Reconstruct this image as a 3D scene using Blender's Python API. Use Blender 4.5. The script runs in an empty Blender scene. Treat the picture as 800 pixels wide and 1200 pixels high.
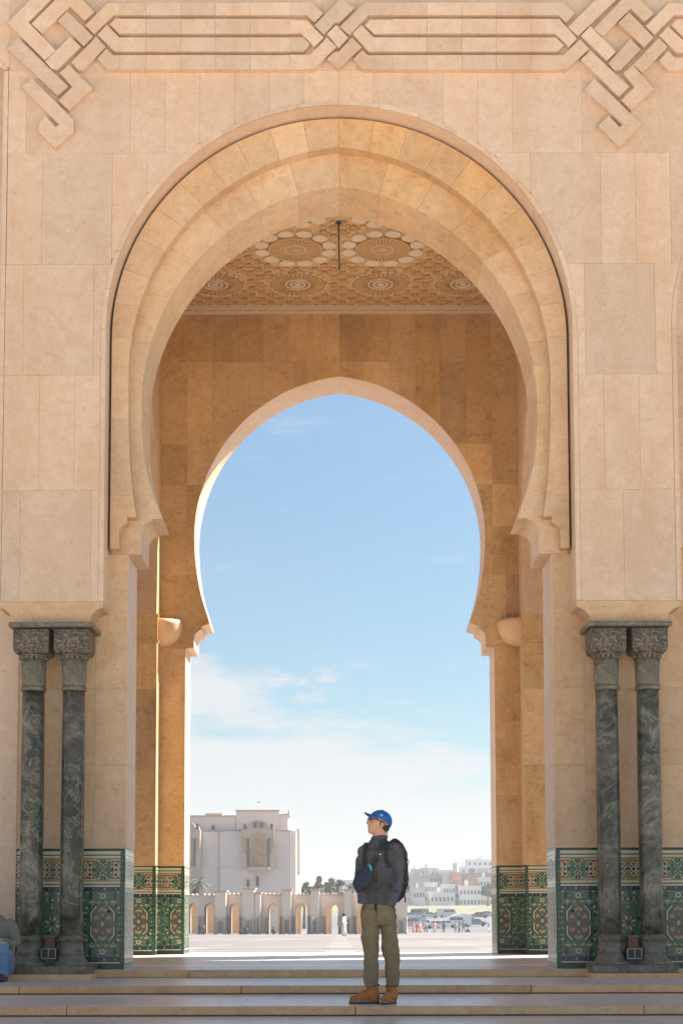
import bpy, bmesh, math, random
from mathutils import Vector, Matrix, noise, Euler
R = math.radians
sin, cos, pi = math.sin, math.cos, math.pi
random.seed(7)
scene = bpy.context.scene
col = scene.collection

# ---------------------------------------------------------------- camera
F = 1800.0; TILT = R(4.5); ROLL = R(0.12); CX = 398.5; HOR = 1071.0
CY = HOR - F*math.tan(TILT)
CAMZ = 0.653
cd = bpy.data.cameras.new('camera'); cam = bpy.data.objects.new('camera', cd); col.objects.link(cam)
cd.sensor_fit = 'HORIZONTAL'; cd.sensor_width = 36; cd.lens = F/800*36
cd.shift_x = (400-CX)/800; cd.shift_y = (CY-600)/800
cd.clip_start = 0.5; cd.clip_end = 20000
cam.matrix_world = Matrix.Translation((0, 0, CAMZ)) @ Matrix.Rotation(R(90)+TILT, 4, 'X') @ Matrix.Rotation(-ROLL, 4, 'Z')
scene.camera = cam

# ---------------------------------------------------------------- light
SUN_AZ = R(64); SUN_EL = R(45)      # azimuth to the right of the view direction (+Y)
scene.view_settings.view_transform = 'Standard'; scene.view_settings.look = 'None'
scene.view_settings.gamma = 1; scene.view_settings.exposure = 1.84
sd = bpy.data.lights.new('sun', 'SUN'); sd.energy = 5.0; sd.angle = R(0.53); sd.color = (1, .91, .78)
so = bpy.data.objects.new('sun', sd); col.objects.link(so)
sv = Vector((sin(SUN_AZ)*cos(SUN_EL), cos(SUN_AZ)*cos(SUN_EL), sin(SUN_EL)))
so.rotation_euler = sv.to_track_quat('Z', 'Y').to_euler()
so.location = (40, 30, 60)
world = bpy.data.worlds.new('World'); scene.world = world; world.use_nodes = True

class NT:
    def __init__(s, tree): s.t = tree; s.t.nodes.clear()
    def n(s, typ, **kw):
        nd = s.t.nodes.new(typ)
        ins = kw.pop('i', {})
        for k, v in kw.items(): setattr(nd, k, v)
        for k, v in ins.items():
            if isinstance(v, bpy.types.NodeSocket): s.t.links.new(v, nd.inputs[k])
            else: nd.inputs[k].default_value = v
        return nd
    def math(s, op, a, b=0.0, clamp=False):
        nd = s.t.nodes.new('ShaderNodeMath'); nd.operation = op; nd.use_clamp = clamp
        for k, v in ((0, a), (1, b)):
            if isinstance(v, bpy.types.NodeSocket): s.t.links.new(v, nd.inputs[k])
            else: nd.inputs[k].default_value = v
        return nd.outputs[0]
    def mix(s, f, a, b, blend='MIX'):
        nd = s.t.nodes.new('ShaderNodeMix'); nd.data_type = 'RGBA'; nd.blend_type = blend
        for k, v in ((0, f), (6, a), (7, b)):
            if isinstance(v, bpy.types.NodeSocket): s.t.links.new(v, nd.inputs[k])
            else: nd.inputs[k].default_value = v if k == 0 else (*v[:3], 1)
        return nd.outputs[2]
    def ramp(s, f, stops):
        nd = s.t.nodes.new('ShaderNodeValToRGB'); s.t.links.new(f, nd.inputs[0])
        el = nd.color_ramp.elements
        while len(el) < len(stops): el.new(0.5)
        for e, (p, c) in zip(el, stops):
            e.position = p; e.color = (*c, 1) if not isinstance(c, (int, float)) else (c, c, c, 1)
        return nd.outputs[0]

w = NT(world.node_tree)
sky = w.n('ShaderNodeTexSky', sky_type='NISHITA', sun_disc=False, sun_elevation=SUN_EL, sun_rotation=SUN_AZ,
          air_density=1.0, dust_density=0.25, ozone_density=1.6)
tc = w.n('ShaderNodeTexCoord')
sep = w.n('ShaderNodeSeparateXYZ', i={0: tc.outputs['Generated']})
dx, dy, dz = sep.outputs
mp = w.n('ShaderNodeMapping', i={0: tc.outputs['Generated'], 'Scale': (6, 6, 26)})
n1 = w.n('ShaderNodeTexNoise', i={'Vector': mp.outputs[0], 'Scale': 1.6, 'Detail': 9, 'Roughness': .6}).outputs[0]
edge = w.math('ADD', w.math('MULTIPLY', dx, -.22), .141)
edge = w.math('ADD', edge, w.math('MULTIPLY', w.math('SUBTRACT', n1, .5), .17))
bank = w.math('MULTIPLY', w.math('SUBTRACT', edge, dz), 30, True)
bank = w.math('MULTIPLY', bank, .93)
mp2 = w.n('ShaderNodeMapping', i={0: tc.outputs['Generated'], 'Scale': (7, 7, 32), 'Rotation': (0, R(6), 0), 'Location': (.35, 0, .3)})
n2 = w.n('ShaderNodeTexNoise', i={'Vector': mp2.outputs[0], 'Scale': 2.3, 'Detail': 10, 'Roughness': .62}).outputs[0]
wis = w.ramp(n2, [(.56, 0), (.74, .8)])
veil = w.n('ShaderNodeTexNoise', i={'Vector': mp.outputs[0], 'Scale': .5, 'Detail': 5}).outputs[0]
veil = w.math('MULTIPLY', veil, .16)
cloud = w.mix(1, sky.outputs[0], (4.2, 4.4, 4.6), 'MIX')
tint = w.mix(1, sky.outputs[0], (.73, .83, .80), 'MULTIPLY')
low = w.math('ADD', w.math('MULTIPLY', dz, 1.0, True), .69, True)
tint = w.mix(1, tint, w.n('ShaderNodeCombineXYZ', i={0: low, 1: low, 2: low}).outputs[0], 'MULTIPLY')
# a patch of cirrus above the bank
px_ = w.math('MULTIPLY', w.math('ADD', dx, .026), 26); pz_ = w.math('MULTIPLY', w.math('SUBTRACT', dz, .150), 52)
pr_ = w.math('ADD', w.math('MULTIPLY', px_, px_), w.math('MULTIPLY', pz_, pz_))
n3 = w.n('ShaderNodeTexNoise', i={'Vector': w.n('ShaderNodeMapping', i={0: tc.outputs['Generated'], 'Scale': (30, 8, 75), 'Rotation': (0, R(12), 0)}).outputs[0], 'Scale': 1.3, 'Detail': 10, 'Roughness': .65}).outputs[0]
cir = w.math('MULTIPLY', w.math('SUBTRACT', 1.15, pr_, True), w.ramp(n3, [(.44, 0), (.62, 1)]))
mask = w.math('MAXIMUM', bank, w.math('MAXIMUM', w.math('MULTIPLY', wis, .55), w.math('MAXIMUM', veil, w.math('MULTIPLY', cir, .8))), True)
skc = w.mix(mask, tint, (4.2, 4.3, 4.4))
bg = w.n('ShaderNodeBackground', i={0: skc, 1: .052})
w.t.links.new(bg.outputs[0], w.n('ShaderNodeOutputWorld').inputs[0])

# ---------------------------------------------------------------- helpers
def W(px, py, Y):
    """world point at depth Y seen at photo pixel px, py"""
    a = px-CX; b = py-CY
    a, b = a*cos(ROLL)-b*sin(ROLL), a*sin(ROLL)+b*cos(ROLL)
    t = -b/F
    Z = Y*(sin(TILT)+t*cos(TILT))/(cos(TILT)-t*sin(TILT))
    wd = Y*cos(TILT)+Z*sin(TILT)
    return (a*wd/F, Y, Z+CAMZ)
def H(half, py, Y):
    t = (CY-py)/F
    Z = Y*(sin(TILT)+t*cos(TILT))/(cos(TILT)-t*sin(TILT))
    return (half*(Y*cos(TILT)+Z*sin(TILT))/F, Z+CAMZ)
def zpx(py, Y): return H(0, py, Y)[1]

class MB:
    def __init__(s): s.v = []; s.f = []; s.m = []; s.smooth = []
    def add(s, vs, fs, mi=0, sm=False):
        o = len(s.v); s.v += [tuple(v) for v in vs]
        for f in fs: s.f.append(tuple(i+o for i in f)); s.m.append(mi); s.smooth.append(sm)
        return s
    def box(s, x0, x1, y0, y1, z0, z1, mi=0):
        v = [(x, y, z) for z in (z0, z1) for y in (y0, y1) for x in (x0, x1)]
        return s.add(v, [(0, 2, 3, 1), (4, 5, 7, 6), (0, 1, 5, 4), (2, 6, 7, 3), (0, 4, 6, 2), (1, 3, 7, 5)], mi)
    def prism(s, poly, y0, y1, mi=0):
        """poly of (x,z); extruded from y0 (front) to y1"""
        a = sum(poly[i][0]*poly[(i+1) % len(poly)][1]-poly[(i+1) % len(poly)][0]*poly[i][1] for i in range(len(poly)))
        if a < 0: poly = poly[::-1]
        n = len(poly)
        v = [(x, y0, z) for x, z in poly]+[(x, y1, z) for x, z in poly]
        fs = [tuple(range(n)), tuple(range(2*n-1, n-1, -1))]
        fs += [(i, i+n, (i+1) % n+n, (i+1) % n) for i in range(n)]
        return s.add(v, fs, mi)
    def zprism(s, poly, z0, z1, mi=0):
        n = len(poly)
        v = [(x, y, z0) for x, y in poly]+[(x, y, z1) for x, y in poly]
        return s.add(v, [tuple(range(n))[::-1], tuple(range(n, 2*n))]+[(i, (i+1) % n, (i+1) % n+n, i+n) for i in range(n)], mi)
    def lathe(s, prof, c=(0, 0, 0), n=24, mi=0, flute=0, famp=0, sm=True, cap=True):
        vs = []; fs = []
        for r, z in prof:
            for k in range(n):
                a = 2*pi*k/n
                rr = r*(1-famp*(0.5-0.5*cos(a*flute))) if flute else r
                vs.append((c[0]+rr*cos(a), c[1]+rr*sin(a), c[2]+z))
        for i in range(len(prof)-1):
            for k in range(n):
                k2 = (k+1) % n
                fs.append((i*n+k, i*n+k2, (i+1)*n+k2, (i+1)*n+k))
        s.add(vs, fs, mi, sm)
        if cap:
            o = len(s.v)-len(vs)
            s.f.append(tuple(o+k for k in range(n))[::-1]); s.m.append(mi); s.smooth.append(False)
            s.f.append(tuple(o+(len(prof)-1)*n+k for k in range(n))); s.m.append(mi); s.smooth.append(False)
        return s
    def tube(s, pts, rad, n=8, mi=0, sq=None, sm=True, ref=(0, 1, 0)):
        """closed tube along pts; rad = radius or (ra, rb) per point"""
        vs = []; fs = []; P = [Vector(p) for p in pts]; N = len(P)
        for i, p in enumerate(P):
            d = (P[min(i+1, N-1)]-P[max(i-1, 0)]).normalized()
            rf = Vector(ref)
            if abs(d.dot(rf)) > .95: rf = Vector((1, 0, 0))
            u = rf.cross(d).normalized(); v = d.cross(u).normalized()
            r = rad[i] if isinstance(rad, (list, tuple)) else rad
            ra, rb = r if isinstance(r, (list, tuple)) else (r, r)
            for k in range(n):
                a = 2*pi*k/n
                vs.append(p+u*ra*cos(a)+v*rb*sin(a))
        for i in range(N-1):
            for k in range(n):
                k2 = (k+1) % n; fs.append((i*n+k, i*n+k2, (i+1)*n+k2, (i+1)*n+k))
        fs.append(tuple(range(n))[::-1]); fs.append(tuple((N-1)*n+k for k in range(n)))
        return s.add(vs, fs, mi, sm)
    def ball(s, c, r, n=12, m=8, mi=0, rot=None):
        rx, ry, rz = r if isinstance(r, (list, tuple)) else (r, r, r)
        vs = []; fs = []
        for j in range(m+1):
            t = pi*j/m
            for k in range(n):
                a = 2*pi*k/n
                p = Vector((rx*sin(t)*cos(a), ry*sin(t)*sin(a), rz*cos(t)))
                if rot: p = rot @ p
                vs.append(Vector(c)+p)
        for j in range(m):
            for k in range(n):
                k2 = (k+1) % n
                if j == 0: fs.append((0, (j+1)*n+k, (j+1)*n+k2))
                elif j == m-1: fs.append((j*n+k, m*n, j*n+k2))
                else: fs.append((j*n+k, (j+1)*n+k, (j+1)*n+k2, j*n+k2))
        return s.add(vs, fs, mi, True)
    def mesh(s, name, mats):
        me = bpy.data.meshes.new(name); me.from_pydata(s.v, [], s.f)
        for m in (mats if isinstance(mats, (list, tuple)) else [mats]): me.materials.append(m)
        me.polygons.foreach_set('material_index', s.m)
        me.polygons.foreach_set('use_smooth', s.smooth)
        me.validate(); me.update()
        return me
    def build(s, name, mats, parent=None, kind=None, recalc=False):
        me = s.mesh(name, mats)
        if recalc:
            bm = bmesh.new(); bm.from_mesh(me); bmesh.ops.recalc_face_normals(bm, faces=bm.faces); bm.to_mesh(me); bm.free()
        return link(name, me, parent, kind)

def link(name, me, parent=None, kind=None):
    o = bpy.data.objects.new(name, me); col.objects.link(o)
    if parent: o.parent = parent
    if kind: o['kind'] = kind
    return o
def tag(o, label, cat, group=None):
    o['label'] = label; o['category'] = cat
    if group: o['group'] = group
    return o
def empty(name, loc=(0, 0, 0), label=None, cat=None, group=None, rz=0):
    o = link(name, None); o.location = loc; o.rotation_euler.z = rz
    o.empty_display_size = .2
    if label: tag(o, label, cat, group)
    return o
def sparent(o, p):
    """parent keeping the world position of an unrotated part modelled in world space"""
    o.parent = p; o.matrix_parent_inverse = p.matrix_basis.inverted(); return o
def copy_tree(o, parent=None):
    c = o.copy(); col.objects.link(c); c.parent = parent
    for ch in list(o.children): copy_tree(ch, c)
    return c
def remesh(mb, name, mat, parent=None, voxel=.012, fold=0, hem=None, fscale=(30, 30, 60), smooth=4):
    me = mb.mesh(name, mat); o = link(name, me)
    m = o.modifiers.new('r', 'REMESH'); m.mode = 'VOXEL'; m.voxel_size = voxel; m.use_smooth_shade = True
    if smooth:
        m = o.modifiers.new('s', 'SMOOTH'); m.iterations = smooth; m.factor = .5
    dg = bpy.context.evaluated_depsgraph_get(); dg.update()
    nm = bpy.data.meshes.new_from_object(o.evaluated_get(dg)); o.modifiers.clear(); o.data = nm
    bpy.data.meshes.remove(me)
    nm.name = name
    if fold:
        nm.update()
        nr = [v.normal.copy() for v in nm.vertices]
        for v, nn in zip(nm.vertices, nr):
            c = v.co
            f = noise.noise(Vector((c.x*fscale[0], c.y*fscale[1], c.z*fscale[2])))
            g = noise.noise(Vector((c.x*fscale[0]*.45+5, c.y*fscale[1]*.45, c.z*fscale[2]*.6)))
            h2 = noise.noise(Vector((c.x*fscale[0]*1.6+c.z*fscale[2]*.5, c.y*fscale[1], c.z*fscale[2]*1.3-c.x*8)))
            k_ = 1 if hem is None else max(0, min(1, (c.z-hem)/.06))
            v.co = c+nn*k_*fold*(f*.35-abs(g)*1.2-abs(h2)*.75+.5)
    nm.polygons.foreach_set('use_smooth', [True]*len(nm.polygons))
    nm.update()
    if parent: o.parent = parent
    return o

# ---------------------------------------------------------------- materials
def mat(name, base, rough=.6, spec=.4, fn=None, metal=0, bump=None, coat=0):
    m = bpy.data.materials.new(name); m.use_nodes = True; t = NT(m.node_tree)
    p = t.n('ShaderNodeBsdfPrincipled', i={'Roughness': rough, 'Metallic': metal, 'Specular IOR Level': spec, 'Coat Weight': coat})
    t.t.links.new(p.outputs[0], t.n('ShaderNodeOutputMaterial').inputs[0])
    p.inputs['Base Color'].default_value = (*base, 1)
    if fn: fn(t, p)
    return m
def soft(base, amt=.18, scale=18, bump=.15):
    def fn(t, p):
        tc = t.n('ShaderNodeTexCoord').outputs['Object']
        n = t.n('ShaderNodeTexNoise', i={'Vector': tc, 'Scale': scale, 'Detail': 6}).outputs[0]
        c = t.mix(n, tuple(b*(1-amt) for b in base), tuple(min(1, b*(1+amt)) for b in base))
        t.t.links.new(c, p.inputs['Base Color'])
        b = t.n('ShaderNodeBump', i={'Strength': bump, 'Distance': .01, 'Height': n})
        t.t.links.new(b.outputs[0], p.inputs['Normal'])
    return fn
def smat(name, base, rough=.6, amt=.18, scale=18, bump=.15, **k): return mat(name, base, rough, fn=soft(base, amt, scale, bump), **k)

def stone_fn(c0, c1, c2, vein=(.36, .2, .10), veinamt=.5, var=.22, sc=1.0, bump=.12):
    def fn(t, p):
        g = t.n('ShaderNodeNewGeometry').outputs['Position']
        rnd = t.n('ShaderNodeObjectInfo').outputs['Random']
        off = t.n('ShaderNodeCombineXYZ', i={0: t.math('MULTIPLY', rnd, 37.0), 1: t.math('MULTIPLY', rnd, 91.0), 2: t.math('MULTIPLY', rnd, 53.0)}).outputs[0]
        v = t.n('ShaderNodeVectorMath', operation='ADD', i={0: g, 1: off}).outputs[0]
        big = t.n('ShaderNodeTexNoise', i={'Vector': g, 'Scale': 1.6*sc, 'Detail': 7, 'Roughness': .6, 'Distortion': .6}).outputs[0]
        med = t.n('ShaderNodeTexNoise', i={'Vector': v, 'Scale': 7*sc, 'Detail': 8, 'Roughness': .7, 'Distortion': .4}).outputs[0]
        st = t.n('ShaderNodeMapping', i={0: v, 'Scale': (3*sc, 3*sc, 9*sc)}).outputs[0]
        str_ = t.n('ShaderNodeTexNoise', i={'Vector': st, 'Scale': 2, 'Detail': 9, 'Roughness': .75, 'Distortion': .4}).outputs[0]
        c = t.mix(t.ramp(big, [(.36, 0), (.64, .8)]), c0, c1)
        c = t.mix(t.ramp(med, [(.36, 0), (.68, .8)]), c, c2)
        blot = t.n('ShaderNodeTexNoise', i={'Vector': v, 'Scale': 3.1*sc, 'Detail': 10, 'Roughness': .78, 'Distortion': .3}).outputs[0]
        c = t.mix(t.math('MULTIPLY', t.ramp(blot, [(.54, 0), (.70, 1)]), veinamt*.8), c, vein)
        c = t.mix(t.ramp(blot, [(.28, .2), (.42, 0)]), c, tuple(min(1, q*1.25) for q in c2))
        c = t.mix(t.math('MULTIPLY', t.ramp(str_, [(.56, 0), (.72, 1)]), veinamt), c, vein)
        # travertine pits
        vo = t.n('ShaderNodeTexVoronoi', i={'Vector': v, 'Scale': 26*sc}).outputs['Distance']
        pit = t.math('MULTIPLY', t.ramp(vo, [(.08, 1), (.2, 0)]), t.ramp(med, [(.52, 0), (.64, .8)]))
        c = t.mix(pit, c, tuple(x*.45 for x in vein))
        wst = t.n('ShaderNodeTexNoise', i={'Vector': t.n('ShaderNodeMapping', i={0: g, 'Scale': (1.1, 1.1, .28)}).outputs[0], 'Scale': 1.3, 'Detail': 9, 'Roughness': .7}).outputs[0]
        c = t.mix(t.ramp(wst, [(.48, 0), (.72, .45)]), c, tuple(x*1.15 for x in vein))
        crk = t.n('ShaderNodeTexNoise', i={'Vector': v, 'Scale': 4.2*sc, 'Detail': 7, 'Roughness': .55, 'Distortion': .9}).outputs[0]
        crk = t.math('SUBTRACT', 1, t.math('MULTIPLY', t.math('ABSOLUTE', t.math('SUBTRACT', crk, .5)), 90), True)
        c = t.mix(t.math('MULTIPLY', crk, .33), c, tuple(x*.8 for x in vein))
        val = t.math('ADD', t.math('MULTIPLY', t.math('SUBTRACT', rnd, .5), var), 1)
        hs = t.n('ShaderNodeHueSaturation', i={'Color': c, 'Value': val,
              'Saturation': t.math('ADD', t.math('MULTIPLY', t.math('SUBTRACT', t.math('FRACT', t.math('MULTIPLY', rnd, 7.3)), .5), .09), 1)}).outputs[0]
        t.t.links.new(hs, p.inputs['Base Color'])
        joint_ = 0
        hgt = t.math('SUBTRACT', t.math('MULTIPLY', med, .5), pit)
        t.t.links.new(t.n('ShaderNodeBump', i={'Strength': bump, 'Distance': .006, 'Height': hgt}).outputs[0], p.inputs['Normal'])
    return fn
STONE = mat('travertine', (.5, .4, .3), .55, .35, stone_fn((.655, .47, .335), (.60, .41, .28), (.72, .555, .42), vein=(.47, .285, .15), var=.17, veinamt=.42))
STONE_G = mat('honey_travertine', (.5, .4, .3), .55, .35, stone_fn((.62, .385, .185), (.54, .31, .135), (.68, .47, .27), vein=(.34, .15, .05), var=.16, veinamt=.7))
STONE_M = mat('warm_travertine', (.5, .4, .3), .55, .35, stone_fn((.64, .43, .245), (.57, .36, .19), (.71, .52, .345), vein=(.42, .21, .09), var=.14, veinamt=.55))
STONE_W = mat('bounce_tinted_travertine', (.5, .4, .3), .5, .4, stone_fn((.66, .40, .165), (.54, .305, .115), (.70, .47, .24), vein=(.26, .11, .035), veinamt=.8, var=.36))  # the same travertine, with the warm bounce of the passage coloured in
STONE_D = mat('step_front_stone', (.45, .3, .2), .55, .35, stone_fn((.74, .44, .215), (.64, .36, .16), (.78, .51, .28), vein=(.36,.2,.1), var=.15))
MORTAR = smat('mortar', (.30, .21, .14), .9)
GAP = smat('joint_shadow_stone', (.10, .075, .055), .95)

def marble_fn(t, p):
    tc = t.n('ShaderNodeTexCoord').outputs['Object']
    rnd = t.n('ShaderNodeObjectInfo').outputs['Random']
    off = t.n('ShaderNodeCombineXYZ', i={0: t.math('MULTIPLY', rnd, 17.0), 1: 0.0, 2: t.math('MULTIPLY', rnd, 29.0)}).outputs[0]
    v = t.n('ShaderNodeVectorMath', operation='ADD', i={0: tc, 1: off}).outputs[0]
    n = t.n('ShaderNodeTexNoise', i={'Vector': v, 'Scale': 2.6, 'Detail': 10, 'Roughness': .72, 'Distortion': .9}).outputs[0]
    c = t.ramp(n, [(.36, (.010, .010, .006)), (.45, (.045, .047, .030)), (.54, (.13, .122, .083)), (.64, (.30, .265, .19))])
    v2 = t.n('ShaderNodeTexNoise', i={'Vector': v, 'Scale': 2.3, 'Detail': 10, 'Roughness': .62, 'Distortion': 1.5}).outputs[0]
    vein = t.math('SUBTRACT', 1, t.math('MULTIPLY', t.math('ABSOLUTE', t.math('SUBTRACT', v2, .5)), 60), True)
    c = t.mix(t.math('MULTIPLY', vein, .5), c, (.50, .46, .36))
    b2 = t.n('ShaderNodeTexNoise', i={'Vector': v, 'Scale': 1.1, 'Detail': 4}).outputs[0]
    c = t.mix(t.ramp(b2, [(.5, 0), (.68, .55)]), c, (.11, .075, .058))
    fine = t.n('ShaderNodeTexNoise', i={'Vector': v, 'Scale': 40, 'Detail': 4}).outputs[0]
    c = t.mix(.35, c, t.mix(fine, (.02, .02, .02), (.35, .35, .3)), 'OVERLAY')
    t.t.links.new(c, p.inputs['Base Color'])
    t.t.links.new(t.n('ShaderNodeBump', i={'Strength': .15, 'Distance': .004, 'Height': n}).outputs[0], p.inputs['Normal'])
MARBLE = mat('green_marble', (.1, .12, .1), .28, .5, marble_fn)
def dustmarble_fn(t, p):
    tc = t.n('ShaderNodeTexCoord').outputs['Object']
    n = t.n('ShaderNodeTexNoise', i={'Vector': tc, 'Scale': 6, 'Detail': 8, 'Roughness': .7, 'Distortion': 2}).outputs[0]
    c = t.ramp(n, [(.3, (.06, .052, .034)), (.5, (.16, .138, .095)), (.7, (.31, .265, .19))])
    v2 = t.n('ShaderNodeTexNoise', i={'Vector': tc, 'Scale': 11, 'Detail': 9, 'Distortion': 3}).outputs[0]
    vein = t.math('SUBTRACT', 1, t.math('MULTIPLY', t.math('ABSOLUTE', t.math('SUBTRACT', v2, .5)), 26), True)
    c = t.mix(t.math('MULTIPLY', vein, .5), c, (.05, .06, .045))
    t.t.links.new(c, p.inputs['Base Color'])
MARBLE_D = mat('worn_green_marble', (.2, .2, .15), .4, .5, dustmarble_fn)
def capm_fn(t, p):
    tc = t.n('ShaderNodeTexCoord').outputs['Object']
    n = t.n('ShaderNodeTexNoise', i={'Vector': tc, 'Scale': 9, 'Detail': 9, 'Roughness': .8, 'Distortion': 2.5}).outputs[0]
    c = t.ramp(n, [(.38, (.03, .025, .02)), (.5, (.085, .07, .052)), (.62, (.30, .24, .17))])
    t.t.links.new(c, p.inputs['Base Color'])
    t.t.links.new(t.n('ShaderNodeBump', i={'Strength': .5, 'Distance': .01, 'Height': n}).outputs[0], p.inputs['Normal'])
MARBLE_C = mat('weathered_capital_marble', (.1, .1, .1), .5, .4, capm_fn)

def tread_fn(c0, c1, band=False):
    def fn(t, p):
        g = t.n('ShaderNodeNewGeometry').outputs['Position']
        rnd = t.n('ShaderNodeObjectInfo').outputs['Random']
        n = t.n('ShaderNodeTexNoise', i={'Vector': g, 'Scale': 2.5, 'Detail': 8, 'Roughness': .65, 'Distortion': .8}).outputs[0]
        c = t.mix(n, c0, c1)
        c = t.n('ShaderNodeHueSaturation', i={'Color': c, 'Value': t.math('ADD', t.math('MULTIPLY', rnd, .16), .92)}).outputs[0]
        if band:
            s = t.n('ShaderNodeSeparateXYZ', i={0: g})
            yy = t.math('SUBTRACT', s.outputs[1], 19.55)
            b1 = t.math('LESS_THAN', t.math('ABSOLUTE', yy), .32)
            b2 = t.math('LESS_THAN', t.math('ABSOLUTE', t.math('SUBTRACT', s.outputs[1], 24.3)), .5)
            c = t.mix(t.math('MAXIMUM', b1, b2), c, (.78, .74, .70))
        t.t.links.new(c, p.inputs['Base Color'])
        r = t.n('ShaderNodeTexNoise', i={'Vector': g, 'Scale': 5, 'Detail': 5}).outputs[0]
        t.t.links.new(t.math('ADD', t.math('MULTIPLY', r, .3), .18), p.inputs['Roughness'])
    return fn
TREAD = mat('tread_marble', (.4, .38, .38), .35, .5, tread_fn((.58, .49, .445), (.70, .60, .55)))
FLOORM = mat('floor_marble', (.4, .38, .38), .3, .5, tread_fn((.54, .49, .47), (.64, .58, .56), True))
FORE = mat('forecourt_marble', (.6, .55, .5), .45, .4, tread_fn((.58, .51, .44), (.68, .61, .53)))
def plaza_fn(t, p):
    g = t.n('ShaderNodeNewGeometry').outputs['Position']
    br = t.n('ShaderNodeTexBrick', i={'Vector': g, 'Color1': (.228, .205, .195, 1), 'Color2': (.185, .168, .163, 1), 'Mortar': (.29, .26, .24, 1),
        'Scale': .12, 'Mortar Size': .04, 'Brick Width': .9, 'Row Height': .7}).outputs[0]
    s = t.n('ShaderNodeMapping', i={0: g, 'Scale': (.03, .12, 1)}).outputs[0]
    n = t.n('ShaderNodeTexNoise', i={'Vector': s, 'Scale': 3, 'Detail': 6}).outputs[0]
    c = t.mix(t.ramp(n, [(.4, 0), (.62, .75)]), br, (.125, .118, .125))
    t.t.links.new(c, p.inputs['Base Color'])
PLAZA = mat('plaza_paving', (.5, .45, .42), .6, .3, plaza_fn)

def glaze(name, c, rough=.22): return smat(name, c, rough, .25, 90, .05)
ZM = [glaze('tile_green', (.05, .135, .078)), glaze('tile_cream', (.60, .52, .36)), glaze('tile_navy', (.022, .035, .06)),
      glaze('tile_rust', (.30, .085, .035)), glaze('tile_teal', (.05, .20, .14)), glaze('tile_olive', (.22, .22, .09)),
      glaze('tile_mauve', (.095, .10, .07)), glaze('tile_ochre', (.42, .24, .07)), glaze('tile_dark_green', (.014, .06, .03)), glaze('tile_slate', (.11, .135, .12))]
GR, CR, NV, RU, TE, OL, MA, OC, DG, SL = range(10)
# ---------------------------------------------------------------- dimensions of the gallery
YC = 18.3; YB = 18.14; YA = 17.88; YE = 19.10; YF = 24.9; YG = 25.75
PITCH = 6.82; XT = 2.94; TOPZ = 12.25
XP = H(248.5, 640, YC)[0]                      # pier jamb half width
rA = H(274.5, 500, YA)[0]; zA = H(0, 122.5, YA)[1]-rA   # circle cut in the projecting face
rO = rA-.032; zA1 = zA
def arc_px(a, Rr, c, n=22, Y=YC):
    out = []
    top = math.acos(a/Rr)
    for i in range(n+1):
        th = top*i/n
        h = max(0.0, Rr*cos(th)-a)
        out.append(H(h, c-Rr*sin(th), Y))
    out[-1] = (0.0, out[-1][1])
    return out
def cr(pts, n=5):
    out = []
    for i in range(len(pts)-1):
        p0 = pts[max(i-1, 0)]; p1 = pts[i]; p2 = pts[i+1]; p3 = pts[min(i+2, len(pts)-1)]
        for k in range(n):
            t = k/n
            out.append(tuple(.5*((2*p1[j])+(-p0[j]+p2[j])*t+(2*p0[j]-5*p1[j]+4*p2[j]-p3[j])*t*t+(-p0[j]+3*p1[j]-3*p2[j]+p3[j])*t**3) for j in (0, 1)))
    out.append(pts[-1]); return out
def hpts(l, Y): return [H(a, b, Y) for a, b in l]
def cav(h0, y0, h1, y1, n=6):
    """concave quarter from (h0,y0) lower-outer to (h1,y1) upper-inner"""
    return [(h1+(h0-h1)*cos(pi/2*i/n), y0+(y1-y0)*sin(pi/2*i/n)) for i in range(n+1)] if False else \
           [(h0+(h1-h0)*(1-cos(pi/2*i/n)), y0+(y1-y0)*sin(pi/2*i/n)) for i in range(n+1)]
ring1 = hpts([(258.6, 642.5), (258.6, 627)]+cav(258.6, 625, 249, 613.5)+[(249, 605.5), (238.4, 605.5)], YB)[:-1] + \
        cr(hpts([(238.4, 605.5), (242, 580), (245, 550), (247.2, 500), (247.4, 450)], YB))[:-1] + arc_px(21.5, 268.9, 440, Y=YB)
ring2 = hpts([(233, 649), (233, 627)]+cav(233, 625, 220, 609.5)+[(220, 607.7), (208, 607.7)], YC)[:-1] + \
        cr(hpts([(208, 607.7), (218, 580), (226, 552), (230.8, 520), (232, 477)], YC))[:-1] + arc_px(28.6, 260.6, 477, Y=YC)
backp = hpts([(182, 759), (171, 759), (171, 751)]+cav(171, 749, 162, 738)+[(162, 733), (153, 731), (153, 728)], YF) + \
        cr(hpts([(153, 727.6), (163, 695), (168.6, 661), (170.3, 630)], YF))[1:-1] + arc_px(19.7, 190, 630, Y=YF)
XB = H(182, 900, YF)[0]
backp = [(XB, 0.0), (XB, backp[0][1])]+backp[1:]
def circ_outline(r, zc, zb, n=30):
    return [(r, zb)]+[(r*cos(pi/2*i/n), zc+r*sin(pi/2*i/n)) for i in range(n+1)]
def hwf(poly):
    """half width as function of z for a bottom-to-top outline; 0 above the apex"""
    def f(z):
        if z >= poly[-1][1]: return 0.0
        if z <= poly[0][1]: return poly[0][0]
        for i in range(len(poly)-1):
            (x0, z0), (x1, z1) = poly[i], poly[i+1]
            if z0 <= z < z1: return x0+(x1-x0)*(z-z0)/(z1-z0)
        return 0.0
    return f
zPan = zpx(704.5, YA); zCor = zpx(732, YA)
panel_cut = circ_outline(rA, zA, zCor)
f_pan = hwf(panel_cut); f_back = hwf(backp)

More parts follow.
